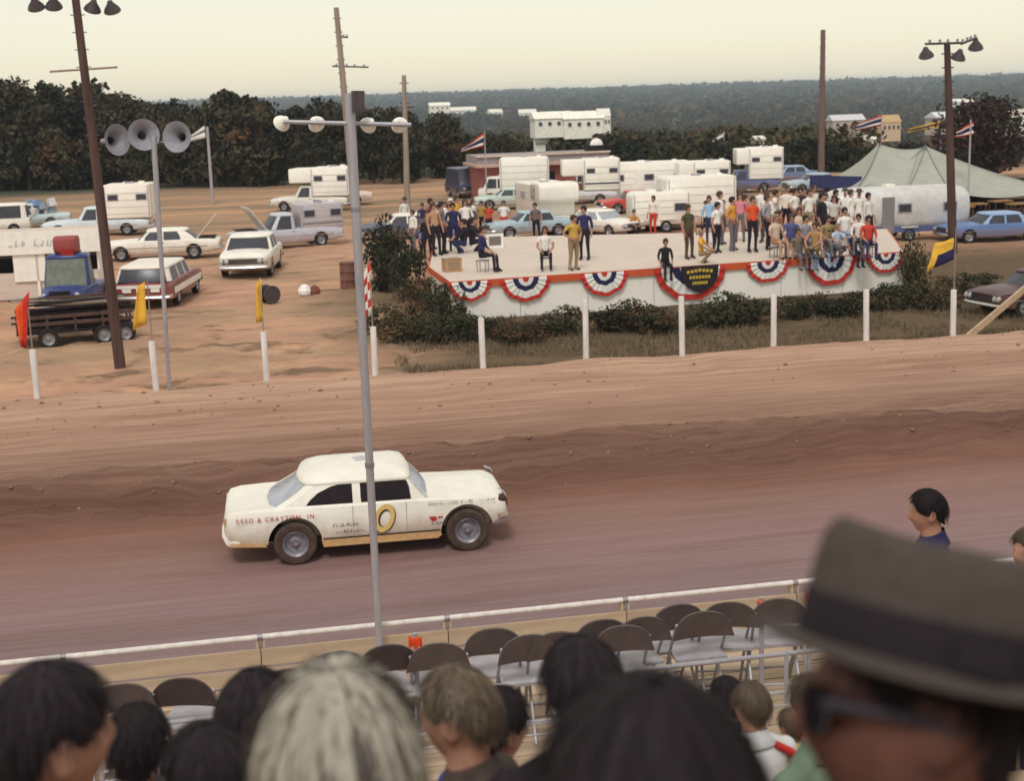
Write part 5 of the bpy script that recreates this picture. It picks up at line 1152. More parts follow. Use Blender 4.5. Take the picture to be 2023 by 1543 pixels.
# clods of clay along the ridge and the far edge of the track
rng = np.random.default_rng(12); n_ = 1100; cx_ = rng.uniform(-13, 34, n_); band = rng.random(n_); cy_ = np.where(band < .6, rng.normal(28.8, 1.1, n_), rng.normal(36.6, 1.3, n_)); cz_ = ground_z(cx_, cy_)
s_ = .02+.06*rng.random(n_)**3; oct_ = np.array([(1, 0, 0), (0, 1, 0), (-1, 0, 0), (0, -1, 0), (0, 0, .7), (0, 0, -.7)]); fo = np.array([(0, 1, 4), (1, 2, 4), (2, 3, 4), (3, 0, 4), (1, 0, 5), (2, 1, 5), (3, 2, 5), (0, 3, 5)])
V_ = (oct_[None]*(s_[:, None, None])*(.7+.6*rng.random((n_, 6, 1)))+np.stack([cx_, cy_, cz_], 1)[:, None]).reshape(-1, 3); F_ = (fo[None]+np.arange(n_)[:, None, None]*6).reshape(-1, 3)
tag(link('clay_clods', np_mesh('clay_clods', V_, F_, [mat('clod', lin((140, 104, 88)), .95, .25, 2)])), 'loose clay clods along the ridges of the track', kind='stuff')

# ------------------------------------------------------------------ people far off
def skin_body(J, E_, smooth=1):
    """J: name -> (pos, radius, slot)"""
    names = list(J); idx = {n: i for i, n in enumerate(names)}
    me = bpy.data.meshes.new('person'); me.from_pydata([J[n][0] for n in names], [(idx[a], idx[b]) for a, b in E_], [])
    o = bpy.data.objects.new('work', me); COL.objects.link(o); o.modifiers.new('s', 'SKIN'); me = o.data
    if not me.skin_vertices: 
        bm = bmesh.new(); bm.from_mesh(me); bm.verts.layers.skin.verify(); bm.to_mesh(me); bm.free()
    for i, n in enumerate(names):
        r = J[n][1]; me.skin_vertices[0].data[i].radius = r if isinstance(r, tuple) else (r, r); me.skin_vertices[0].data[i].use_root = (n == 'pelvis')
    o.modifiers.new('u', 'SUBSURF').levels = smooth
    dg = bpy.context.evaluated_depsgraph_get(); r = bpy.data.meshes.new_from_object(o.evaluated_get(dg), depsgraph=dg); bpy.data.objects.remove(o)
    P_ = np.array([J[n][0] for n in names]); seg = [(idx[a], idx[b]) for a, b in E_]
    n_ = len(r.polygons); cen = np.empty(n_*3); r.polygons.foreach_get('center', cen); cen = cen.reshape(-1, 3)
    best = np.full(n_, 1e9); sl_ = np.zeros(n_, int)
    for (i, j) in seg:
        a, b = P_[i], P_[j]; d = b-a; t = np.clip(((cen-a)@d)/max(1e-9, d@d), 0, 1); D_ = np.linalg.norm(cen-(a+t[:, None]*d), axis=1)
        D_ = D_-.4*np.mean([np.mean(J[names[i]][1]), np.mean(J[names[j]][1])]); k = D_ < best; best[k] = D_[k]; sl_[k] = np.where(t[k] < .5, J[names[i]][2], J[names[j]][2])
    r.materials.clear()
    for m in (M_skin, M_cloth, M_navy, M_dark): r.materials.append(m)
    r.polygons.foreach_set('material_index', sl_.astype(np.int32)); r.polygons.foreach_set('use_smooth', np.ones(n_, bool)); r.name = 'person'; return r
def pose(kind, bare=False):
    J = dict(pelvis=((0, 0, .96), (.15, .11), 2), waist=((0, .0, 1.10), (.135, .10), 1), chest=((0, -.01, 1.30), (.165, .115), 1), collar=((0, -.01, 1.44), (.07, .07), 1), neck=((0, .0, 1.53), .052, 0), head=((0, .02, 1.615), (.078, .092), 0), crown=((0, .005, 1.70), (.06, .075), 0), nose=((0, .115, 1.615), .016, 0))
    E_ = [('pelvis', 'waist'), ('waist', 'chest'), ('chest', 'collar'), ('collar', 'neck'), ('neck', 'head'), ('head', 'crown'), ('head', 'nose')]
    dz = 0
    A = {'stand': ((.235, -.02, 1.13), (.245, .06, .88)), 'hips': ((.33, -.06, 1.18), (.17, .07, 1.02)), 'shade': ((.27, .12, 1.25), (.08, .14, 1.60)), 'walk': ((.24, .10, 1.15), (.25, .25, .98)), 'sit': ((.24, .05, 1.14), (.14, .28, 1.0)), 'crouch': ((.25, .18, 1.16), (.12, .38, 1.05)), 'edge': ((.24, .0, 1.14), (.2, .15, .95))}[kind]
    for s, sx in (('l', -1), ('r', 1)):
        el, wr = A
        if kind == 'walk' and sx < 0: el, wr = (.24, -.12, 1.15), (.25, -.10, .90)
        if kind == 'shade' and sx < 0: el, wr = (.235, -.02, 1.13), (.245, .06, .88)
        J['sh'+s] = ((sx*.175, -.01, 1.405), .06, 1); J['el'+s] = ((sx*el[0], el[1], el[2]), .043, 0 if bare else 1); J['wr'+s] = ((sx*wr[0], wr[1], wr[2]), .028, 0)
        d = (Vector(wr)-Vector(el)).normalized(); pm_ = Vector(wr)+d*.07; J['pa'+s] = ((sx*pm_.x, pm_.y, pm_.z), (.034, .022), 0)
        E_ += [('chest', 'sh'+s), ('sh'+s, 'el'+s), ('el'+s, 'wr'+s), ('wr'+s, 'pa'+s)]
        for q, off in enumerate((-.030, -.010, .010, .030)):
            f = pm_+d*(.075-.008*abs(q-1.3))+Vector((-.012, off, -.006)); J['f%d%s' % (q, s)] = ((sx*f.x, f.y, f.z), .008, 0); E_.append(('pa'+s, 'f%d%s' % (q, s)))
        f = Vector(wr)+d*.05+Vector((-.01, .05, 0)); J['th'+s] = ((sx*f.x, f.y, f.z), .009, 0); E_.append(('wr'+s, 'th'+s))
        hp = (sx*.095, 0, .90)
        if kind in ('stand', 'hips', 'shade'): kn, an = (sx*.105, .03, .50), (sx*.115, -.01, .09)
        elif kind == 'walk': kn, an = ((sx*.1, .16*sx+.05, .50), (sx*.1, .26*sx-.06, .10 if sx > 0 else .14))
        elif kind == 'sit': kn, an = (sx*.13, .42, .93), (sx*.13, .46, .50)
        elif kind == 'edge': kn, an = (sx*.10, .42, .90), (sx*.10, .40, .48)
        elif kind == 'crouch': kn, an = (sx*.16, .38, .98), (sx*.13, .06, .66)
        J['hp'+s] = (hp, (.085, .095), 2); J['kn'+s] = (kn, .058, 2); J['an'+s] = (an, .040, 2); J['to'+s] = ((an[0], an[1]+.15, an[2]-.055), (.04, .03), 3); J['he'+s] = ((an[0], an[1]-.045, an[2]-.055), .035, 3)
        E_ += [('pelvis', 'hp'+s), ('hp'+s, 'kn'+s), ('kn'+s, 'an'+s), ('an'+s, 'to'+s), ('an'+s, 'he'+s)]
    low = {'sit': .42, 'edge': .39, 'crouch': .57}.get(kind, 0)
    if low: J = {k: ((v[0][0], v[0][1], v[0][2]-low), v[1], v[2]) for k, v in J.items()}
    return J, E_, low
POSES = {}
for k in ('stand', 'hips', 'shade', 'walk', 'sit', 'crouch', 'edge'):
    J, E_, low = pose(k); POSES[k] = (skin_body(J, E_), low)
    J, E_, low = pose(k, True); POSES[k+'_bare'] = (skin_body(J, E_), low)
def cap_mesh(kind):
    mb = MB(); n = 14
    if kind == 'short':
        rings = []
        for j, zz in enumerate((-.07, -.02, .03, .075, .105, .12)):
            f = (1, 1.04, 1.03, .86, .55, .08)[j]; rings.append([Vector((cos(a)*.088*f, (sin(a)*.103*f-.008) if zz > .02 else min(sin(a)*.103*f-.008, .02), zz)) for a in [2*pi*k/n for k in range(n)]])
        mb.loft(rings)
    if kind == 'long':
        rings = []
        for j, zz in enumerate((-.26, -.16, -.05, .03, .075, .105, .12)):
            f = (1.05, 1.12, 1.08, 1.06, .88, .55, .08)[j]; rings.append([Vector((cos(a)*.092*f, (sin(a)*.105*f-.012) if zz > .02 else min(sin(a)*.105*f-.012, .015), zz)) for a in [2*pi*k/n for k in range(n)]])
        mb.loft(rings)
    if kind == 'hat':
        mb.lathe([(.001, .04), (.16, .035), (.165, .042), (.098, .055), (.092, .13), (.06, .145), (.001, .14)], n)
    me = mb.mesh('hair', M_dark, 'all'); return me
CAPS = {k: cap_mesh(k) for k in ('short', 'long', 'hat')}
HAIRC = {'dark': mat('dark_hair', (.026, .017, .018), .6, .3, 30), 'brown': mat('brown_hair', (.07, .042, .03), .6, .3, 30), 'fair': mat('fair_hair', (.26, .19, .12), .6, .2, 30), 'white': M_cloth, 'straw': mat('straw_hat', (.5, .4, .25), .8, .1, 20)}
def person(label, p, z, kind, face, shirt, pants, hair='dark', cap='short', s=1.0, skin=None, group='people on and around the stage'):
    me, low = POSES[kind+('_bare' if R.random() < .55 and sum(shirt) > 200 else '')]; o = link('person', me); o.location = (p[0], p[1], z); o.rotation_euler = (R.uniform(-.05, .05), R.uniform(-.05, .05), face+R.uniform(-.9, .9)*(kind not in ('sit', 'edge'))); o.scale = (s*R.uniform(.92, 1.18), s*R.uniform(.95, 1.2), s*R.uniform(.94, 1.04))
    tag(o, label, 'person', group)
    for i, m in enumerate((skin or M_skin, cm(shirt, .85), cm(pants, .85), M_dark)):
        o.material_slots[i].link = 'OBJECT'; o.material_slots[i].material = m
    h = link('hat' if cap == 'hat' else 'hair', CAPS[cap], o, (0, .008, 1.655-low)); h.material_slots[0].link = 'OBJECT'; h.material_slots[0].material = HAIRC[hair]
    return o
w_, nv, bk, gr, kh, tn, rd, yl, bl_, lb_, ol = (228, 224, 218), (46, 46, 84), (36, 30, 40), (110, 106, 112), (150, 126, 96), (176, 138, 110), (196, 70, 50), (216, 164, 60), (56, 84, 160), (150, 180, 210), (78, 76, 56)
PPL = [ # px, py of the feet, on stage?, pose, facing degrees, shirt, trousers, hair, cap, label
 (846, 512, 0, 'stand', 160, bk, bk, 'dark', 'short', 'tall person all in black at the left end of the stage'),
 (832, 510, 0, 'stand', 200, bl_, bk, 'fair', 'short', 'child in a bright blue top at the left end of the stage', .8),
 (818, 498, 0, 'stand', 150, w_, gr, 'brown', 'short', 'person in white and grey trousers behind the blue child'),
 (864, 506, 1, 'stand', 190, tn, bk, 'brown', 'short', 'person in a tan top and black trousers near the stage left corner'),
 (878, 502, 1, 'hips', 200, gr, bk, 'dark', 'short', 'person in grey with hands on hips near the cardboard box'),
 (868, 478, 0, 'stand', 180, w_, kh, 'dark', 'short', 'person in a white shirt and khaki trousers behind the left stage crowd'),
 (836, 474, 0, 'stand', 170, nv, gr, 'dark', 'short', 'person in navy beside the brown utility pole'),
 (882, 470, 0, 'stand', 180, w_, bk, 'brown', 'short', 'white shirted person left of the yellow shirt'),
 (906, 486, 1, 'hips', 170, yl, bk, 'brown', 'short', 'person in a yellow shirt standing at the back left of the stage'),
 (898, 496, 1, 'stand', 160, nv, nv, 'dark', 'short', 'person all in navy below the yellow shirt'),
 (923, 486, 1, 'stand', 200, w_, bk, 'brown', 'long', 'white shirted woman with brown hair right of the yellow shirt'),
 (918, 500, 1, 'crouch', 120, bk, nv, 'dark', 'short', 'dark figure crouching beside the white shirted woman'),
 (936, 497, 1, 'crouch', 230, bk, bk, 'dark', 'short', 'black clothed figure crouching left of the sitting navy figure'),
 (800, 462, 0, 'stand', 180, w_, gr, 'dark', 'hat', 'person in white touching the left of the brown utility pole'),
 (892, 462, 0, 'stand', 170, w_, lb_, 'white', 'hat', 'person in a white hat and white shirt behind the yellow shirt'),
 (940, 470, 0, 'stand', 190, w_, kh, 'brown', 'short', 'person in a white shirt left of the red shirt'),
 (968, 474, 0, 'stand', 180, rd, bk, 'brown', 'short', 'person in a red shirt behind the white box'),
 (955, 468, 0, 'stand', 160, (170, 140, 70), bk, 'dark', 'short', 'person in a mustard shirt touching the red shirt'),
 (997, 470, 0, 'stand', 180, w_, rd, 'brown', 'short', 'person in a white shirt and red shorts right of the red shirt'),
 (953, 537, 1, 'sit', -120, nv, bk, 'dark', 'short', 'navy clothed figure sitting on a chair on the left of the stage'),
 (1078, 532, 1, 'sit', 170, w_, bk, 'brown', 'short', 'person in a white shirt and black shorts sitting alone on the stage'),
 (1062, 478, 0, 'stand', 150, (110, 100, 100), bk, 'dark', 'short', 'grey clothed person behind the lone white shirt'),
 (1132, 534, 1, 'hips', 190, (196, 160, 70), kh, 'brown', 'short', 'person in a yellow shirt and khaki trousers mid stage'),
 (1156, 514, 1, 'stand', 180, nv, bk, 'dark', 'short', 'person all in navy standing just behind the mid stage yellow shirt'),
 (1252, 466, 0, 'crouch', 150, (186, 128, 60), bk, 'brown', 'short', 'gold shirted figure bending at the back of the stage'),
 (1290, 466, 0, 'stand', 180, w_, rd, 'brown', 'short', 'person in white with a red stripe near the low white trailer'),
 (1362, 512, 1, 'stand', 175, ol, (84, 62, 54), 'brown', 'short', 'person in an olive shirt and brown trousers right of the man in black'),
 (1386, 520, 1, 'crouch', 185, yl, kh, 'fair', 'short', 'child in a yellow shirt sitting at the front of the stage', .85),
 (1414, 500, 1, 'stand', 175, w_, bk, 'dark', 'short', 'person in a white shirt and black trousers right of the olive shirt'),
 (1404, 486, 1, 'stand', 185, lb_, nv, 'brown', 'short', 'person in a pale blue shirt behind the black trousers'),
 (1447, 496, 1, 'hips', 180, (206, 150, 66), gr, 'dark', 'short', 'person in a golden shirt left of the orange red shirt'),
 (1486, 499, 1, 'stand', 180, (214, 78, 44), bk, 'brown', 'short', 'person in an orange red shirt and black trousers on the stage'),
 (1512, 480, 1, 'stand', 170, w_, (84, 70, 70), 'brown', 'short', 'white shirted person just right of the orange red shirt'),
 (1530, 472, 1, 'shade', 190, w_, bk, 'dark', 'short', 'white shirted person shading the eyes'),
 (1552, 470, 1, 'stand', 175, (236, 226, 214), bk, 'brown', 'hat', 'person in cream with a hat left of the bare pole'),
 (1572, 474, 1, 'hips', 185, w_, nv, 'dark', 'short', 'white shirted person with hands on hips left of the bare pole'),
 (1597, 478, 1, 'stand', 180, w_, kh, 'brown', 'short', 'white shirted person with khaki trousers just left of the pole'),
 (1618, 472, 1, 'stand', 170, (90, 100, 90), bk, 'dark', 'short', 'person in grey green right below the bare pole'),
 (1632, 482, 1, 'stand', 190, (214, 220, 216), nv, 'brown', 'short', 'person in a pale shirt and navy trousers right of the pole'),
 (1650, 470, 1, 'stand', 180, bk, bk, 'dark', 'short', 'dark clothed person behind the pale shirt'),
 (1682, 480, 1, 'stand', 175, w_, w_, 'brown', 'short', 'person dressed all in white left of the silver trailer'),
 (1668, 492, 1, 'sit', 170, w_, lb_, 'dark', 'short', 'white clothed person sitting in front of the all white one'),
 (1560, 506, 1, 'sit', 160, (88, 92, 140), gr, 'brown', 'short', 'person in slate blue sitting low at the right of the stage'),
 (1590, 508, 1, 'sit', 200, (150, 146, 160), gr, 'dark', 'short', 'person in lavender grey sitting right of the slate blue one'),
 (1612, 512, 1, 'crouch', 150, (176, 136, 96), kh, 'brown', 'short', 'person in tan crouching near the front right of the stage'),
 (1532, 510, 1, 'sit', 190, (200, 180, 162), tn, 'fair', 'short', 'person in beige sitting left of the slate blue one'),
 (1640, 524, 1, 'edge', 180, (120, 106, 96), gr, 'brown', 'short', 'brown clothed person sitting on the right front edge'),
 (1662, 522, 1, 'edge', 180, lb_, lb_, 'fair', 'short', 'child in pale blue sitting on the right front edge', .85),
 (1690, 518, 1, 'edge', 180, (226, 190, 186), lb_, 'brown', 'long', 'girl in pink sitting near the right front edge', .9),
 (1712, 510, 1, 'sit', 170, rd, nv, 'dark', 'short', 'person in a red shirt sitting near the right corner'),
 (1730, 512, 1, 'edge', 190, (60, 66, 110), nv, 'brown', 'short', 'child in dark blue on the edge near the right corner', .85),
 (1698, 504, 1, 'sit', 150, w_, gr, 'dark', 'short', 'person in white sitting left of the red shirt near the right corner'),
 (1462, 478, 1, 'stand', 190, (206, 130, 140), gr, 'brown', 'long', 'woman in a pink top behind the orange red shirt'),
 (1428, 470, 0, 'stand', 180, (170, 170, 190), nv, 'brown', 'short', 'person in pale lavender behind the golden shirt'),
 (1540, 490, 1, 'stand', 200, (150, 110, 84), bk, 'brown', 'short', 'child in brown in front of the white shirts', .75),
 (1600, 494, 1, 'crouch', 180, (214, 188, 166), kh, 'fair', 'short', 'person in beige crouching below the bare pole'),
 (1503, 468, 1, 'stand', 170, w_, gr, 'dark', 'short', 'white shirted person at the left end of the right hand crowd'),
 (1518, 494, 1, 'hips', 190, (150, 150, 160), bk, 'brown', 'short', 'person in grey with hands on hips below the white shirts'),
 (1540, 462, 0, 'stand', 180, w_, bk, 'brown', 'short', 'white shirted person in the back row left of the hat'),
 (1564, 458, 0, 'stand', 180, (236, 226, 210), kh, 'dark', 'short', 'cream shirted person in the back row left of the bare pole'),
 (1584, 466, 1, 'stand', 175, (60, 50, 56), bk, 'dark', 'short', 'dark clothed person between two white shirts by the pole'),
 (1586, 456, 0, 'stand', 185, w_, gr, 'fair', 'short', 'fair haired person in white at the back by the pole'),
 (1606, 464, 1, 'shade', 180, w_, bk, 'brown', 'short', 'person in white shading the eyes by the pole'),
 (1626, 492, 1, 'stand', 175, bk, bk, 'dark', 'short', 'person all in black in front of the navy trousers'),
 (1644, 486, 1, 'hips', 180, (196, 190, 186), bk, 'brown', 'short', 'person in light grey with hands on hips right of the pole'),
 (1660, 462, 0, 'stand', 180, w_, nv, 'dark', 'short', 'white shirted person in the back row right of the pole'),
 (1672, 474, 1, 'stand', 170, (232, 226, 216), gr, 'brown', 'hat', 'person in an off white shirt and hat by the silver trailer'),
 (1696, 478, 1, 'stand', 190, w_, w_, 'brown', 'hat', 'person in white with a brown hat at the trailer end'),
 (1718, 488, 1, 'stand', 180, (214, 208, 204), bk, 'dark', 'short', 'person in pale grey and black near the right corner'),
 (1576, 492, 1, 'sit', 170, (210, 186, 166), kh, 'brown', 'short', 'person in beige sitting behind the slate blue one'),
 (1634, 506, 1, 'sit', 185, (150, 128, 90), gr, 'dark', 'short', 'person in olive tan sitting right of the lavender one'),
 (1652, 508, 1, 'crouch', 170, (176, 190, 210), gr, 'fair', 'short', 'child in pale blue crouching near the right front edge', .85),
 (1424, 484, 1, 'stand', 185, w_, gr, 'brown', 'short', 'white shirted person left of the golden shirt'),
 (1470, 468, 0, 'stand', 180, (120, 110, 130), nv, 'dark', 'short', 'person in dull purple behind the orange red shirt'),
 (1392, 472, 0, 'stand', 175, w_, bk, 'dark', 'short', 'white shirted person behind the pale blue shirt'),
 (858, 470, 0, 'stand', 180, w_, w_, 'brown', 'short', 'person dressed in white at the back of the left crowd'),
 (888, 484, 0, 'stand', 170, (206, 196, 186), bk, 'brown', 'short', 'person in pale beige in the middle of the left crowd'),
 (930, 476, 0, 'stand', 180, (60, 60, 80), bk, 'dark', 'hat', 'person in dark grey and a hat beside the red shirt'),
 (854, 494, 1, 'stand', 200, (120, 70, 64), bk, 'dark', 'short', 'person in maroon in the left crowd'),
]
for e in PPL:
    px, py, on, kd, fc, sh_, pa_, hr, cp, lb = e[:10]; s = e[10] if len(e) > 10 else 1.0; z = SH if on else 0.; q = G(px, py, z)
    zz = z
    if kd in ('sit',):   # on a small stool
        st2 = thing('stool', 'low stool under the %s' % ' '.join(lb.split()[:12]), 'stool', (q.x, q.y, z), radians(fc), 'stools on the stage')
        MB().box((0, .02, .42), (.40, .40, .04)).build('seat', M_steel, st2)
        for a in (-1, 1):
            for b in (-1, 1): MB().box((a*.16, .02+b*.16, .20), (.03, .03, .40)).build('leg', M_steel, st2)
    if kd == 'edge':
        zz = z-.44; u = (q-A_).dot(dv)/dv.length_squared; q = A_+dv*u+Vector((0, .12, 0))
    person(lb, (q.x, q.y), zz, kd, radians(fc), sh_, pa_, hr, cp, s*1.2)
q = A_+dv*((G(1320, 530, SH)-A_).dot(dv)/dv.length_squared)+Vector((0, .12, 0))
person('man all in black sitting on the front edge beside the dark shield', (q.x, q.y), SH-.44, 'edge', radians(178), bk, bk, 'brown', 'short', 1.05)

# ------------------------------------------------------------------ spectators close to the camera
def head_pt(a, b):   # a: longitude from +y, b: latitude
    x, y, z = sin(a)*cos(b), cos(a)*cos(b), sin(b)
    X_ = x*.076; Y_ = y*.094; Z_ = z*.118
    if z < 0: f = 1-.32*(-z)**1.4; X_ *= f; Y_ = Y_*(1-.12*(-z)) if y > 0 else Y_*(1-.42*(-z)**1.2)
    if y > 0:
        g_ = lambda cx, cz, sx, sz: math.exp(-((X_-cx)/sx)**2-((Z_-cz)/sz)**2)
        Y_ += .020*g_(0, -.022, .012, .018)+.014*g_(0, -.002, .010, .022)+.006*g_(0, .028, .05, .012)-.010*(g_(.031, .004, .016, .012)+g_(-.031, .004, .016, .012))+.008*g_(0, -.056, .022, .008)-.004*g_(0, -.062, .022, .003)+.010*g_(0, -.098, .022, .016)+.004*(g_(.045, -.03, .02, .02)+g_(-.045, -.03, .02, .02))
    return Vector((X_, Y_, Z_))
def capsule(mb, a, b, r0, r1, n=14, e=4):
    a, b = Vector(a), Vector(b); d = (b-a).normalized(); pts = []; rs = []
    for k in range(e): t = pi/2*k/e; pts.append(a-d*r0*cos(t)); rs.append(max(.001, r0*sin(t)))
    pts += [a, b]; rs += [r0, r1]
    for k in range(e-1, -1, -1): t = pi/2*k/e; pts.append(b+d*r1*cos(t)); rs.append(max(.001, r1*sin(t)))
    mb.tube(pts, rs, n)
def near_body(pose_='sit', vox=.009, wide=1.0):
    mb = MB(); NA, NB = 40, 28
    rings = [[head_pt(2*pi*k/NA, -pi/2+.02+(pi-.04)*j/NB) for k in range(NA)] for j in range(NB+1)]
    mb.loft(rings)
    for sx in (-1, 1):      # ears
        for k in range(8):
            a0, a1 = pi*.55+k*pi*1.3/8, pi*.55+(k+1)*pi*1.3/8; f = lambda a: (sx*(.080+.006*abs(sin(a))), -.012-.014*cos(a)*-1, -.005+.030*sin(a+.0)) 
            capsule(mb, (sx*.083, -.016+.016*cos(a0), .000+.030*sin(a0)), (sx*.083, -.016+.016*cos(a1), .000+.030*sin(a1)), .0055, .0055, 6, 2)
        capsule(mb, (sx*.070, -.008, -.022), (sx*.079, -.014, .018), .013, .013, 8, 2)
    capsule(mb, (0, -.018, -.05), (0, -.035, -.20), .056, .062)
    # torso: ellipse loft
    sec = [(-.155, .055, .055, -.035), (-.185, .10, .075, -.035), (-.215, .155, .092, -.035), (-.26, .19, .11, -.03), (-.36, .185, .125, -.02), (-.50, .165, .12, -.015), (-.62, .165, .12, -.02), (-.72, .18, .13, -.01), (-.79, .17, .13, 0), (-.82, .10, .08, 0)]
    mb.loft([[Vector((cos(a)*w_*wide, sin(a)*d_*wide+y_, z)) for a in [2*pi*k/28 for k in range(28)]] for z, w_, d_, y_ in sec])
    for sx in (-1, 1):
        capsule(mb, (sx*.02, -.035, -.165), (sx*.15*wide, -.035, -.232), .058, .055)
        W2 = wide
        if pose_ == 'sit':
            capsule(mb, (sx*.185*W2, -.03, -.245), (sx*.245*W2, .02, -.50), .062, .048); capsule(mb, (sx*.245*W2, .02, -.50), (sx*.13, .24, -.62), .046, .032); hd = (Vector((sx*.13, .24, -.62)), Vector((-sx*.25, .9, -.3)).normalized())
            capsule(mb, (sx*.10, .02, -.74), (sx*.13, .42, -.72), .085, .062); capsule(mb, (sx*.13, .42, -.72), (sx*.13, .44, -1.12), .058, .038); capsule(mb, (sx*.13, .42, -1.145), (sx*.14, .60, -1.15), .042, .036)
        else:
            capsule(mb, (sx*.185*W2, -.03, -.245), (sx*.235*W2, -.03, -.52), .060, .046); capsule(mb, (sx*.235*W2, -.03, -.52), (sx*.235, .06, -.76), .044, .030); hd = (Vector((sx*.235, .06, -.76)), Vector((0, .2, -1)).normalized())
            capsule(mb, (sx*.095, 0, -.75), (sx*.10, .02, -1.16), .088, .060); capsule(mb, (sx*.10, .02, -1.16), (sx*.11, -.02, -1.56), .058, .038); capsule(mb, (sx*.11, -.03, -1.59), (sx*.12, .15, -1.60), .042, .034)
        p0, d = hd; side = d.cross(Vector((0, 0, 1))).normalized() if abs(d.z) < .9 else Vector((0, 1, 0)); capsule(mb, p0, p0+d*.08, .030, .034, 10)
        for q, ln_ in zip((-1.5, -.5, .5, 1.5), (.065, .078, .074, .058)):
            f0 = p0+d*.085+side*q*.019; f1 = f0+d*ln_*.55; f2 = f1+(d+Vector((0, 0, -.8))).normalized()*ln_*.5; capsule(mb, f0, f1, .0095, .009, 8, 2); capsule(mb, f1, f2, .009, .008, 8, 2)
        tb = p0+d*.02-side*.035*sx; capsule(mb, tb, tb+(d-side*sx*.6).normalized()*.06, .011, .009, 8, 2)
    me = mb.mesh('person', M_skin); bm = bmesh.new(); bm.from_mesh(me); bmesh.ops.recalc_face_normals(bm, faces=bm.faces); bm.to_mesh(me); bm.free()
    me = evaluated(me, [('REMESH', dict(mode='VOXEL', voxel_size=vox, use_smooth_shade=True)), ('CORRECTIVE_SMOOTH', dict(iterations=3, use_only_smooth=True))])
    n_ = len(me.polygons); c = np.empty(n_*3); me.polygons.foreach_get('center', c); c = c.reshape(-1, 3); x, y, z = c.T
    sl_ = np.ones(n_, int); sl_[(z > -.128-.03*(y > .01)) & (np.abs(x) < .09)] = 0
    hz = -.625 if pose_ == 'sit' else -.765
    if pose_ == 'sit': sl_[(z < -.66) | ((z < -.60) & (np.abs(x) < .16) & (y > .12) & (z < -.66))] = 2; sl_[(y > .225) & (z > -.70) & (z < -.5)] = 0; sl_[(z < -1.09)] = 3
    else: sl_[z < -.72] = 2; sl_[(np.abs(x) > .19) & (z < -.76) & (z > -1.0)] = 0; sl_[z < -1.545] = 3
    me.materials.clear()
    for m in (M_skin, M_cloth, M_navy, M_dark): me.materials.append(m)
    me.polygons.foreach_set('material_index', sl_.astype(np.int32)); me.name = 'person'; return me
NB_ = {'sit': near_body('sit'), 'stand': near_body('stand')}
def hair_child(o, style, m, seed, m2=None):
    """style: dict(len= how far hair falls below the crown line, puff= thickness, fringe= front latitude limit, nstr)"""
    rr = random.Random(seed); puff = style.get('puff', .014); fall = style.get('fall', 0); back = style.get('back', 118); front = style.get('front', 52); side_ = style.get('side', 92); wob = style.get('wob', .004)
    def lim(phi):   # phi=0 front; degrees of arc from the crown that hair covers
        c_ = cos(phi); return front+(side_-front)*sstep(-1.0, .1, np.float64(-c_+.35-.0)) if c_ > -.25 else side_+(back-side_)*((-c_-.25)/.75)
    def P(th, phi, off):
        t_ = min(th, radians(100)); b_ = pi/2-t_; p = head_pt(phi, b_); dirv = Vector((p.x/.076**1, p.y/.094, p.z/.118)).normalized(); q = Vector((p.x*1.0, p.y, p.z))+Vector((sin(phi)*cos(b_), cos(phi)*cos(b_), sin(b_)*.9))*off
        if th > t_: e = (th-t_)*.11; q = q+Vector((sin(phi)*e*.12, cos(phi)*e*.10, -e))
        return q
    NA, NB = 44, 18; vs = []; 
    for j in range(NB+1):
        for k in range(NA):
            phi = 2*pi*k/NA; L_ = radians(float(lim(phi))+fall*(1 if cos(phi) < style.get('open', .35) else 0)); th = .02+(L_-.02)*j/NB
            edge = 1-(j/NB)**6*.8; off = puff*edge*(.9+.3*sin(phi*5+seed)*sin(th*4+seed)+.25*sin(phi*2+seed*1.7))+wob*sin(phi*11+seed*2+th*3)+wob*.6*sin(phi*23+th*5+seed); vs.append(P(th, phi, off))
    fs = [(j*NA+k, j*NA+(k+1) % NA, (j+1)*NA+(k+1) % NA, (j+1)*NA+k) for j in range(NB) for k in range(NA)]+[tuple(range(NA))]
    mb = MB(); mb.add(vs, fs); me = mb.mesh('hair', [m, m2 or m], 'all'); me = evaluated(me, [('SOLIDIFY', dict(thickness=.006, offset=-1))]); me.name = 'hair'; h = link('hair', me, o)
    mb = MB()
    for q in range(style.get('n', 700)):
        phi = rr.uniform(0, 2*pi); L_ = radians(float(lim(phi))+fall*(1 if cos(phi) < style.get('open', .35) else 0))*rr.uniform(.85, 1.06); t0 = rr.uniform(.02, .5)*L_; ph = rr.uniform(0, 6); tw = rr.uniform(-.25, .25); wd = rr.uniform(.0016, .0045)*style.get('wide', 1); ox = rr.uniform(0, .007); pts = []
        for i in range(9):
            th = t0+(L_-t0)*i/8; pts.append(P(th, phi+tw*i/8+.03*sin(ph+i), puff+wob+ox+style.get('loose', .005)*(sin(ph+i*.9)*i/8+.5*(i/8)**2)))
        k_ = int(vnoise(np.array([phi*11+seed*3.1]), np.array([t0*1.3]), seed)[0] > .60) if 'wide' in style else int(rr.random() < .5)
        for i in range(8):
            a, b = pts[i], pts[i+1]; sd = (b-a).cross(a).normalized()*wd*(1-i/9); sd2 = (b-a).cross(a).normalized()*wd*(1-(i+1)/9); mb.add([a-sd, a+sd, b+sd2, b-sd2], [(0, 1, 2, 3)], k_)
    mb.build('strands', [m, m2 or m], h, 'all'); return h
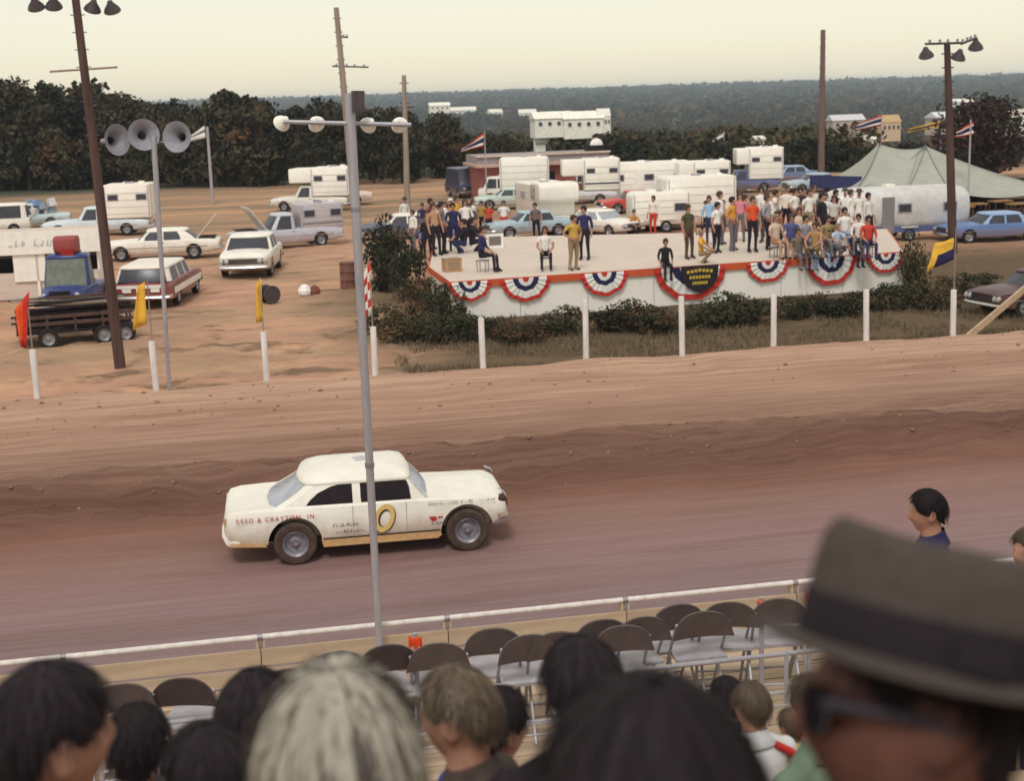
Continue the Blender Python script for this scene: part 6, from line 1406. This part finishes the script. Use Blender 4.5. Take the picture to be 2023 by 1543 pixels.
def spectator(label, px, py, D, face, shirt, hairm, style, seed, pants=None, skin=None, kind='sit', s=1.0, tilt=(0, 0), group='spectators seated in front of the camera', hair2=None):
    o = link('person', NB_[kind]); q = AD(px, py, D)-UP*((.118+(style or SHORT)['puff'])*s); o.location = q; o.rotation_euler = (tilt[0], tilt[1], radians(face)); o.scale = (s, s, s); tag(o, label, 'person', group)
    for i, m in enumerate((skin or M_skin, shirt, pants or cm((60, 60, 90), .9), M_dark)): o.material_slots[i].link = 'OBJECT'; o.material_slots[i].material = m
    if 'collar' not in CAPS:
        mb = MB(); mb.loft([[Vector((cos(a)*rx, sin(a)*ry-.03, z-.022*sin(a))) for a in [2*pi*k/24 for k in range(24)]] for rx, ry, z in ((.066, .064, -.108), (.080, .078, -.146), (.118, .098, -.185), (.110, .09, -.20), (.062, .06, -.118))], cap=False); CAPS['collar'] = mb.mesh('collar', M_cloth, 'all')
    if shirt != C_pale: cl_ = link('collar', CAPS['collar'], o); cl_.material_slots[0].link = 'OBJECT'; cl_.material_slots[0].material = shirt
    if style: hair_child(o, style, hairm, seed, hair2)
    for sx in (-1, 1):
        mb = MB(); mb.lathe([(.001, .0115), (.007, .010), (.0115, .004), (.011, 0)], 12, axis='Y', c=(sx*.031, .0665, .003)); e = mb.build('eye', mat('eye_white', (.35, .3, .27), .6, .05, 5), o, True); MB().lathe([(.001, .0125), (.0045, .012), (.005, .011)], 10, axis='Y', c=(sx*.031, .0672, .003)).build('iris', M_dark, e, True)
    return o
SHORT = dict(puff=.016, front=50, side=88, back=122, n=500); LONG = dict(puff=.020, front=48, side=100, back=120, fall=70, n=900); BOB = dict(puff=.017, front=48, side=100, back=125, fall=62, n=2300, wob=.010, loose=.030, wide=1.4); THICK = dict(loose=.009, puff=.024, front=52, side=96, back=128, n=700, wob=.006); BIG = dict(loose=.014, puff=.034, front=60, side=110, back=135, fall=40, n=900, wob=.008)
H_black = mat('black_hair', (.014, .009, .012), .85, .3, 40, stretch=(1, 1, .15)); H_black2 = mat('soft_black_hair', (.022, .015, .02), .8, .3, 40)  # second black is slightly lighter, picked at random per strand
H_blond = mat('blonde_hair', (.37, .34, .285), .6, .2, 30, stretch=(1, 1, .1)); H_blond2 = mat('ash_blonde_hair', (.10, .085, .07), .6, .2, 30)
H_lbr = mat('light_brown_hair', (.15, .115, .08), .6, .2, 30); H_lbr2 = mat('mid_brown_hair', (.085, .06, .042), .6, .2, 30)
C_black = mat('black_jacket', (.022, .016, .022), .95, .3, 8); C_brown = mat('brown_jacket', (.075, .055, .048), .95, .2, 30, bump=.3); C_blue = mat('royal_blue_jacket', lin((54, 66, 140)), .9, .12, 8); C_white = mat('white_jacket', (.60, .62, .64), .9, .06, 8); C_green = mat('grey_green_shirt', lin((104, 122, 104)), .9, .1, 8); C_pale = mat('pale_blue_shirt', lin((176, 192, 198)), .9, .05, 8); C_dkblue = mat('dark_navy_jacket', lin((44, 42, 84)), .9, .15, 8)
spectator('black haired man at the left picture corner with his ear and cheek showing', 102, 1306, 2.35, -60, C_black, H_black, dict(SHORT, back=126, side=84, front=62), 1, s=1.02, hair2=H_black2)
spectator('person with a plain dark brown head of hair right of the corner man', 272, 1392, 4.0, -8, C_black, H_black, dict(THICK, puff=.016), 2, s=.92)
spectator('person with long dark hair left of the blonde head', 505, 1322, 3.5, -30, C_black, H_black, dict(LONG, puff=.014, fall=95), 3, hair2=H_black2, s=1.0)
spectator('person with black hair low between the brown head and long dark hair', 412, 1428, 2.9, 10, C_black, H_black, dict(THICK, puff=.018), 16, hair2=H_black2, s=.95)
spectator('person with shaggy blonde hair at the bottom left of centre', 670, 1326, 2.0, -4, cm((120, 104, 100)), H_blond, BOB, 4, s=1.0, hair2=H_blond2)
spectator('boy with light brown hair in a dark brown jacket, ear showing', 905, 1316, 3.6, 58, C_brown, H_lbr, dict(THICK, puff=.014, back=118, side=84), 5, hair2=H_lbr2, s=1.0)
spectator('dark haired person in a blue jacket just behind the boy in brown', 985, 1356, 4.4, -58, C_blue, H_black, SHORT, 6, s=1.0)
spectator('person with a big round black head of hair below the brown chairs', 1150, 1256, 3.55, -6, C_black, H_black, dict(THICK, puff=.02), 7, hair2=H_black2, s=1.0)
spectator('nearest dark haired person, a wide blurred shape at bottom centre right', 1290, 1338, 1.50, 4, C_black, H_black, BIG, 8, s=1.0, hair2=H_black2)
spectator('dark haired child left of the boy in the white jacket', 1436, 1336, 6.2, 10, C_black, H_black, SHORT, 9, s=.80)
k9 = spectator('child in a white jacket with red shoulder stripes', 1484, 1346, 5.4, 14, C_white, H_lbr2, SHORT, 10, s=.76)
for sx in (-1, 1): 
    mb = MB(); mb.tube([(sx*.08, -.10, -.175), (sx*.16, -.125, -.225), (sx*.235, -.075, -.32), (sx*.275, -.04, -.45)], .020, 8); mb.build('shoulder_stripe', M_red, k9, True)
spectator('person in a grey green shirt half hidden by the sunglasses', 1606, 1330, 4.6, 30, C_green, H_lbr2, SHORT, 11, s=.85)
spectator('child in a yellow top between the white jacket and the green shirt', 1562, 1400, 5.6, 20, mat('pale_yellow_top', lin((206, 176, 120)), .9, .1, 8), H_lbr2, SHORT, 15, s=.55)
# the man with the hat
hm = spectator('man in a grey felt hat and sunglasses at the lower right, seen from the side', 1800, 1160, 1.34, 70, C_pale, H_black, dict(SHORT, front=46, side=84, back=124, puff=.006), 12, skin=M_skind, s=1.0, tilt=(0, 0))
hm.rotation_euler = (Matrix.Rotation(radians(-15), 3, 'X') @ Matrix.Rotation(radians(72), 3, 'Z') @ Matrix.Rotation(radians(11), 3, 'X')).to_euler()
M_felt = mat('grey_felt', (.068, .053, .047), .95, .16, 60, bump=.15); M_ribb = mat('dark_hat_band', (.016, .011, .016), .8, .2, 30, stretch=(1, 1, 8))
hat = bpy.data.objects.new('hat', None); COL.objects.link(hat); hat.parent = hm; hat.location = (0, -.014, .056); hat.rotation_euler = (radians(5), 0, 0); hat.scale = (1.08, 1.11, .86)
def hloop(rx, ry, z, dip=0, front=0, n=48, pinch=0):
    L_ = []
    for k in range(n):
        a = 2*pi*k/n; x, y = cos(a)*rx, sin(a)*ry; zz = z+dip*cos(2*a)*-1+front*max(0, sin(a))**2
        if pinch and sin(a) > .2: x *= 1-pinch*(sin(a)-.2)
        L_.append(Vector((x, y, zz)))
    return L_
mb = MB(); mb.loft([hloop(.094, .113, .0), hloop(.106, .126, -.003, .003, -.001), hloop(.120, .143, -.003, .008, -.008), hloop(.128, .152, .001, .011, -.011), hloop(.130, .154, .005, .011, -.011), hloop(.120, .143, .003, .008, -.008), hloop(.106, .126, .003, .003), hloop(.094, .113, .006)], cap=False); mb.build('brim', M_felt, hat, 'all')
lv = []
for z, f, pn in ((.0, 1.0, 0), (.045, 1.0, .01), (.080, .985, .07), (.105, .955, .15), (.122, .89, .20), (.125, .80, .24)): lv.append(hloop(.095*f, .114*f, z+.010*(z > .09)*0, 0, .012*(z/.12), pinch=pn))
for f, dz in ((.66, -.006), (.42, -.016), (.22, -.024), (.03, -.027)): lv.append([Vector((p.x*f/.80, p.y*(.4+.6*f/.80), .125+dz+.012*max(0, p.y/.1)**2)) for p in hloop(.095*.80, .114*.80, 0, pinch=.24)])
mb = MB(); mb.loft(lv, cap=True); mb.build('crown', M_felt, hat, 'all')
mb = MB(); mb.loft([hloop(.0968, .1158, .004), hloop(.0972, .1162, .012), hloop(.0972, .1162, .048), hloop(.0968, .1155, .054)], cap=False); mb.build('hat_band', M_ribb, hat, 'all')
MB().box((-.097, -.02, .026), (.012, .045, .034)).build('band_bow', M_ribb, hat)
gl = bpy.data.objects.new('sunglasses', None); COL.objects.link(gl); gl.parent = hm; gl.location = (0, 0, .002)
for sx in (-1, 1):
    rim_ = [(cos(a)*.030*(1+.15*cos(a)*sx), sin(a)*.024) for a in [2*pi*k/20 for k in range(20)]]
    o = MB().sheet(rim_, .004).build('lens', mat('black_lens', (.012, .010, .014), .12, .1, 5, spec=.8), gl, loc=(sx*.034, .098-.004, 0)); o.rotation_euler = (0, 0, -sx*.28)
    mb = MB(); mb.tube([(sx*.066, .088, .012), (sx*.080, .06, .013), (sx*.086, .0, .010), (sx*.084, -.03, .004)], [.0075, .006, .0045, .003], 8); mb.build('temple', M_blk, gl, True)
MB().tube([(-.008, .104, .004), (.008, .104, .004)], .004, 6).build('bridge', M_blk, gl, True)
mb = MB(); mb.loft([[Vector((cos(a)*rx, sin(a)*ry-.03, z+.018*sin(a)*-1)) for a in [2*pi*k/24 for k in range(24)]] for rx, ry, z in ((.070, .070, -.095), (.085, .084, -.135), (.125, .11, -.175), (.078, .075, -.150), (.064, .064, -.100))], cap=False); mb.build('collar', C_pale, hm, 'all')
# man standing on the platform and another at the edge
q = AD(1832, 998, 9.3)-Vector((0, 0, .0))
spectator('dark haired man in a navy jacket standing beyond the hat, face turned left', 1832, 966, 9.3, 72, C_dkblue, H_black, SHORT, 13, kind='stand', s=(q.z-PZ)/1.63, group='people standing by the box seats')
q = AD(2046, 1078, 9.0)
spectator('person in white cut off by the right picture edge', 2036, 1040, 8.6, 100, C_white, H_lbr2, SHORT, 14, kind='stand', s=(AD(2040, 1072, 8.6).z-PZ)/1.63, group='people standing by the box seats')

# ------------------------------------------------------------------ the air
hz = MB().box((1500, 3750, -6), (14000, 8300, 52)).mesh('haze', [])
hm_ = bpy.data.materials.new('thin_haze'); hm_.use_nodes = True; n = hm_.node_tree; n.nodes.clear(); oo = n.nodes.new('ShaderNodeOutputMaterial'); pv = n.nodes.new('ShaderNodeVolumePrincipled')
pv.inputs['Color'].default_value = (.68, .84, 1.0, 1); pv.inputs['Density'].default_value = .00019; pv.inputs['Anisotropy'].default_value = .2; n.links.new(pv.outputs[0], oo.inputs['Volume']); hz.materials.append(hm_)
tag(link('haze', hz), 'thin blue autumn haze over the countryside', kind='stuff')
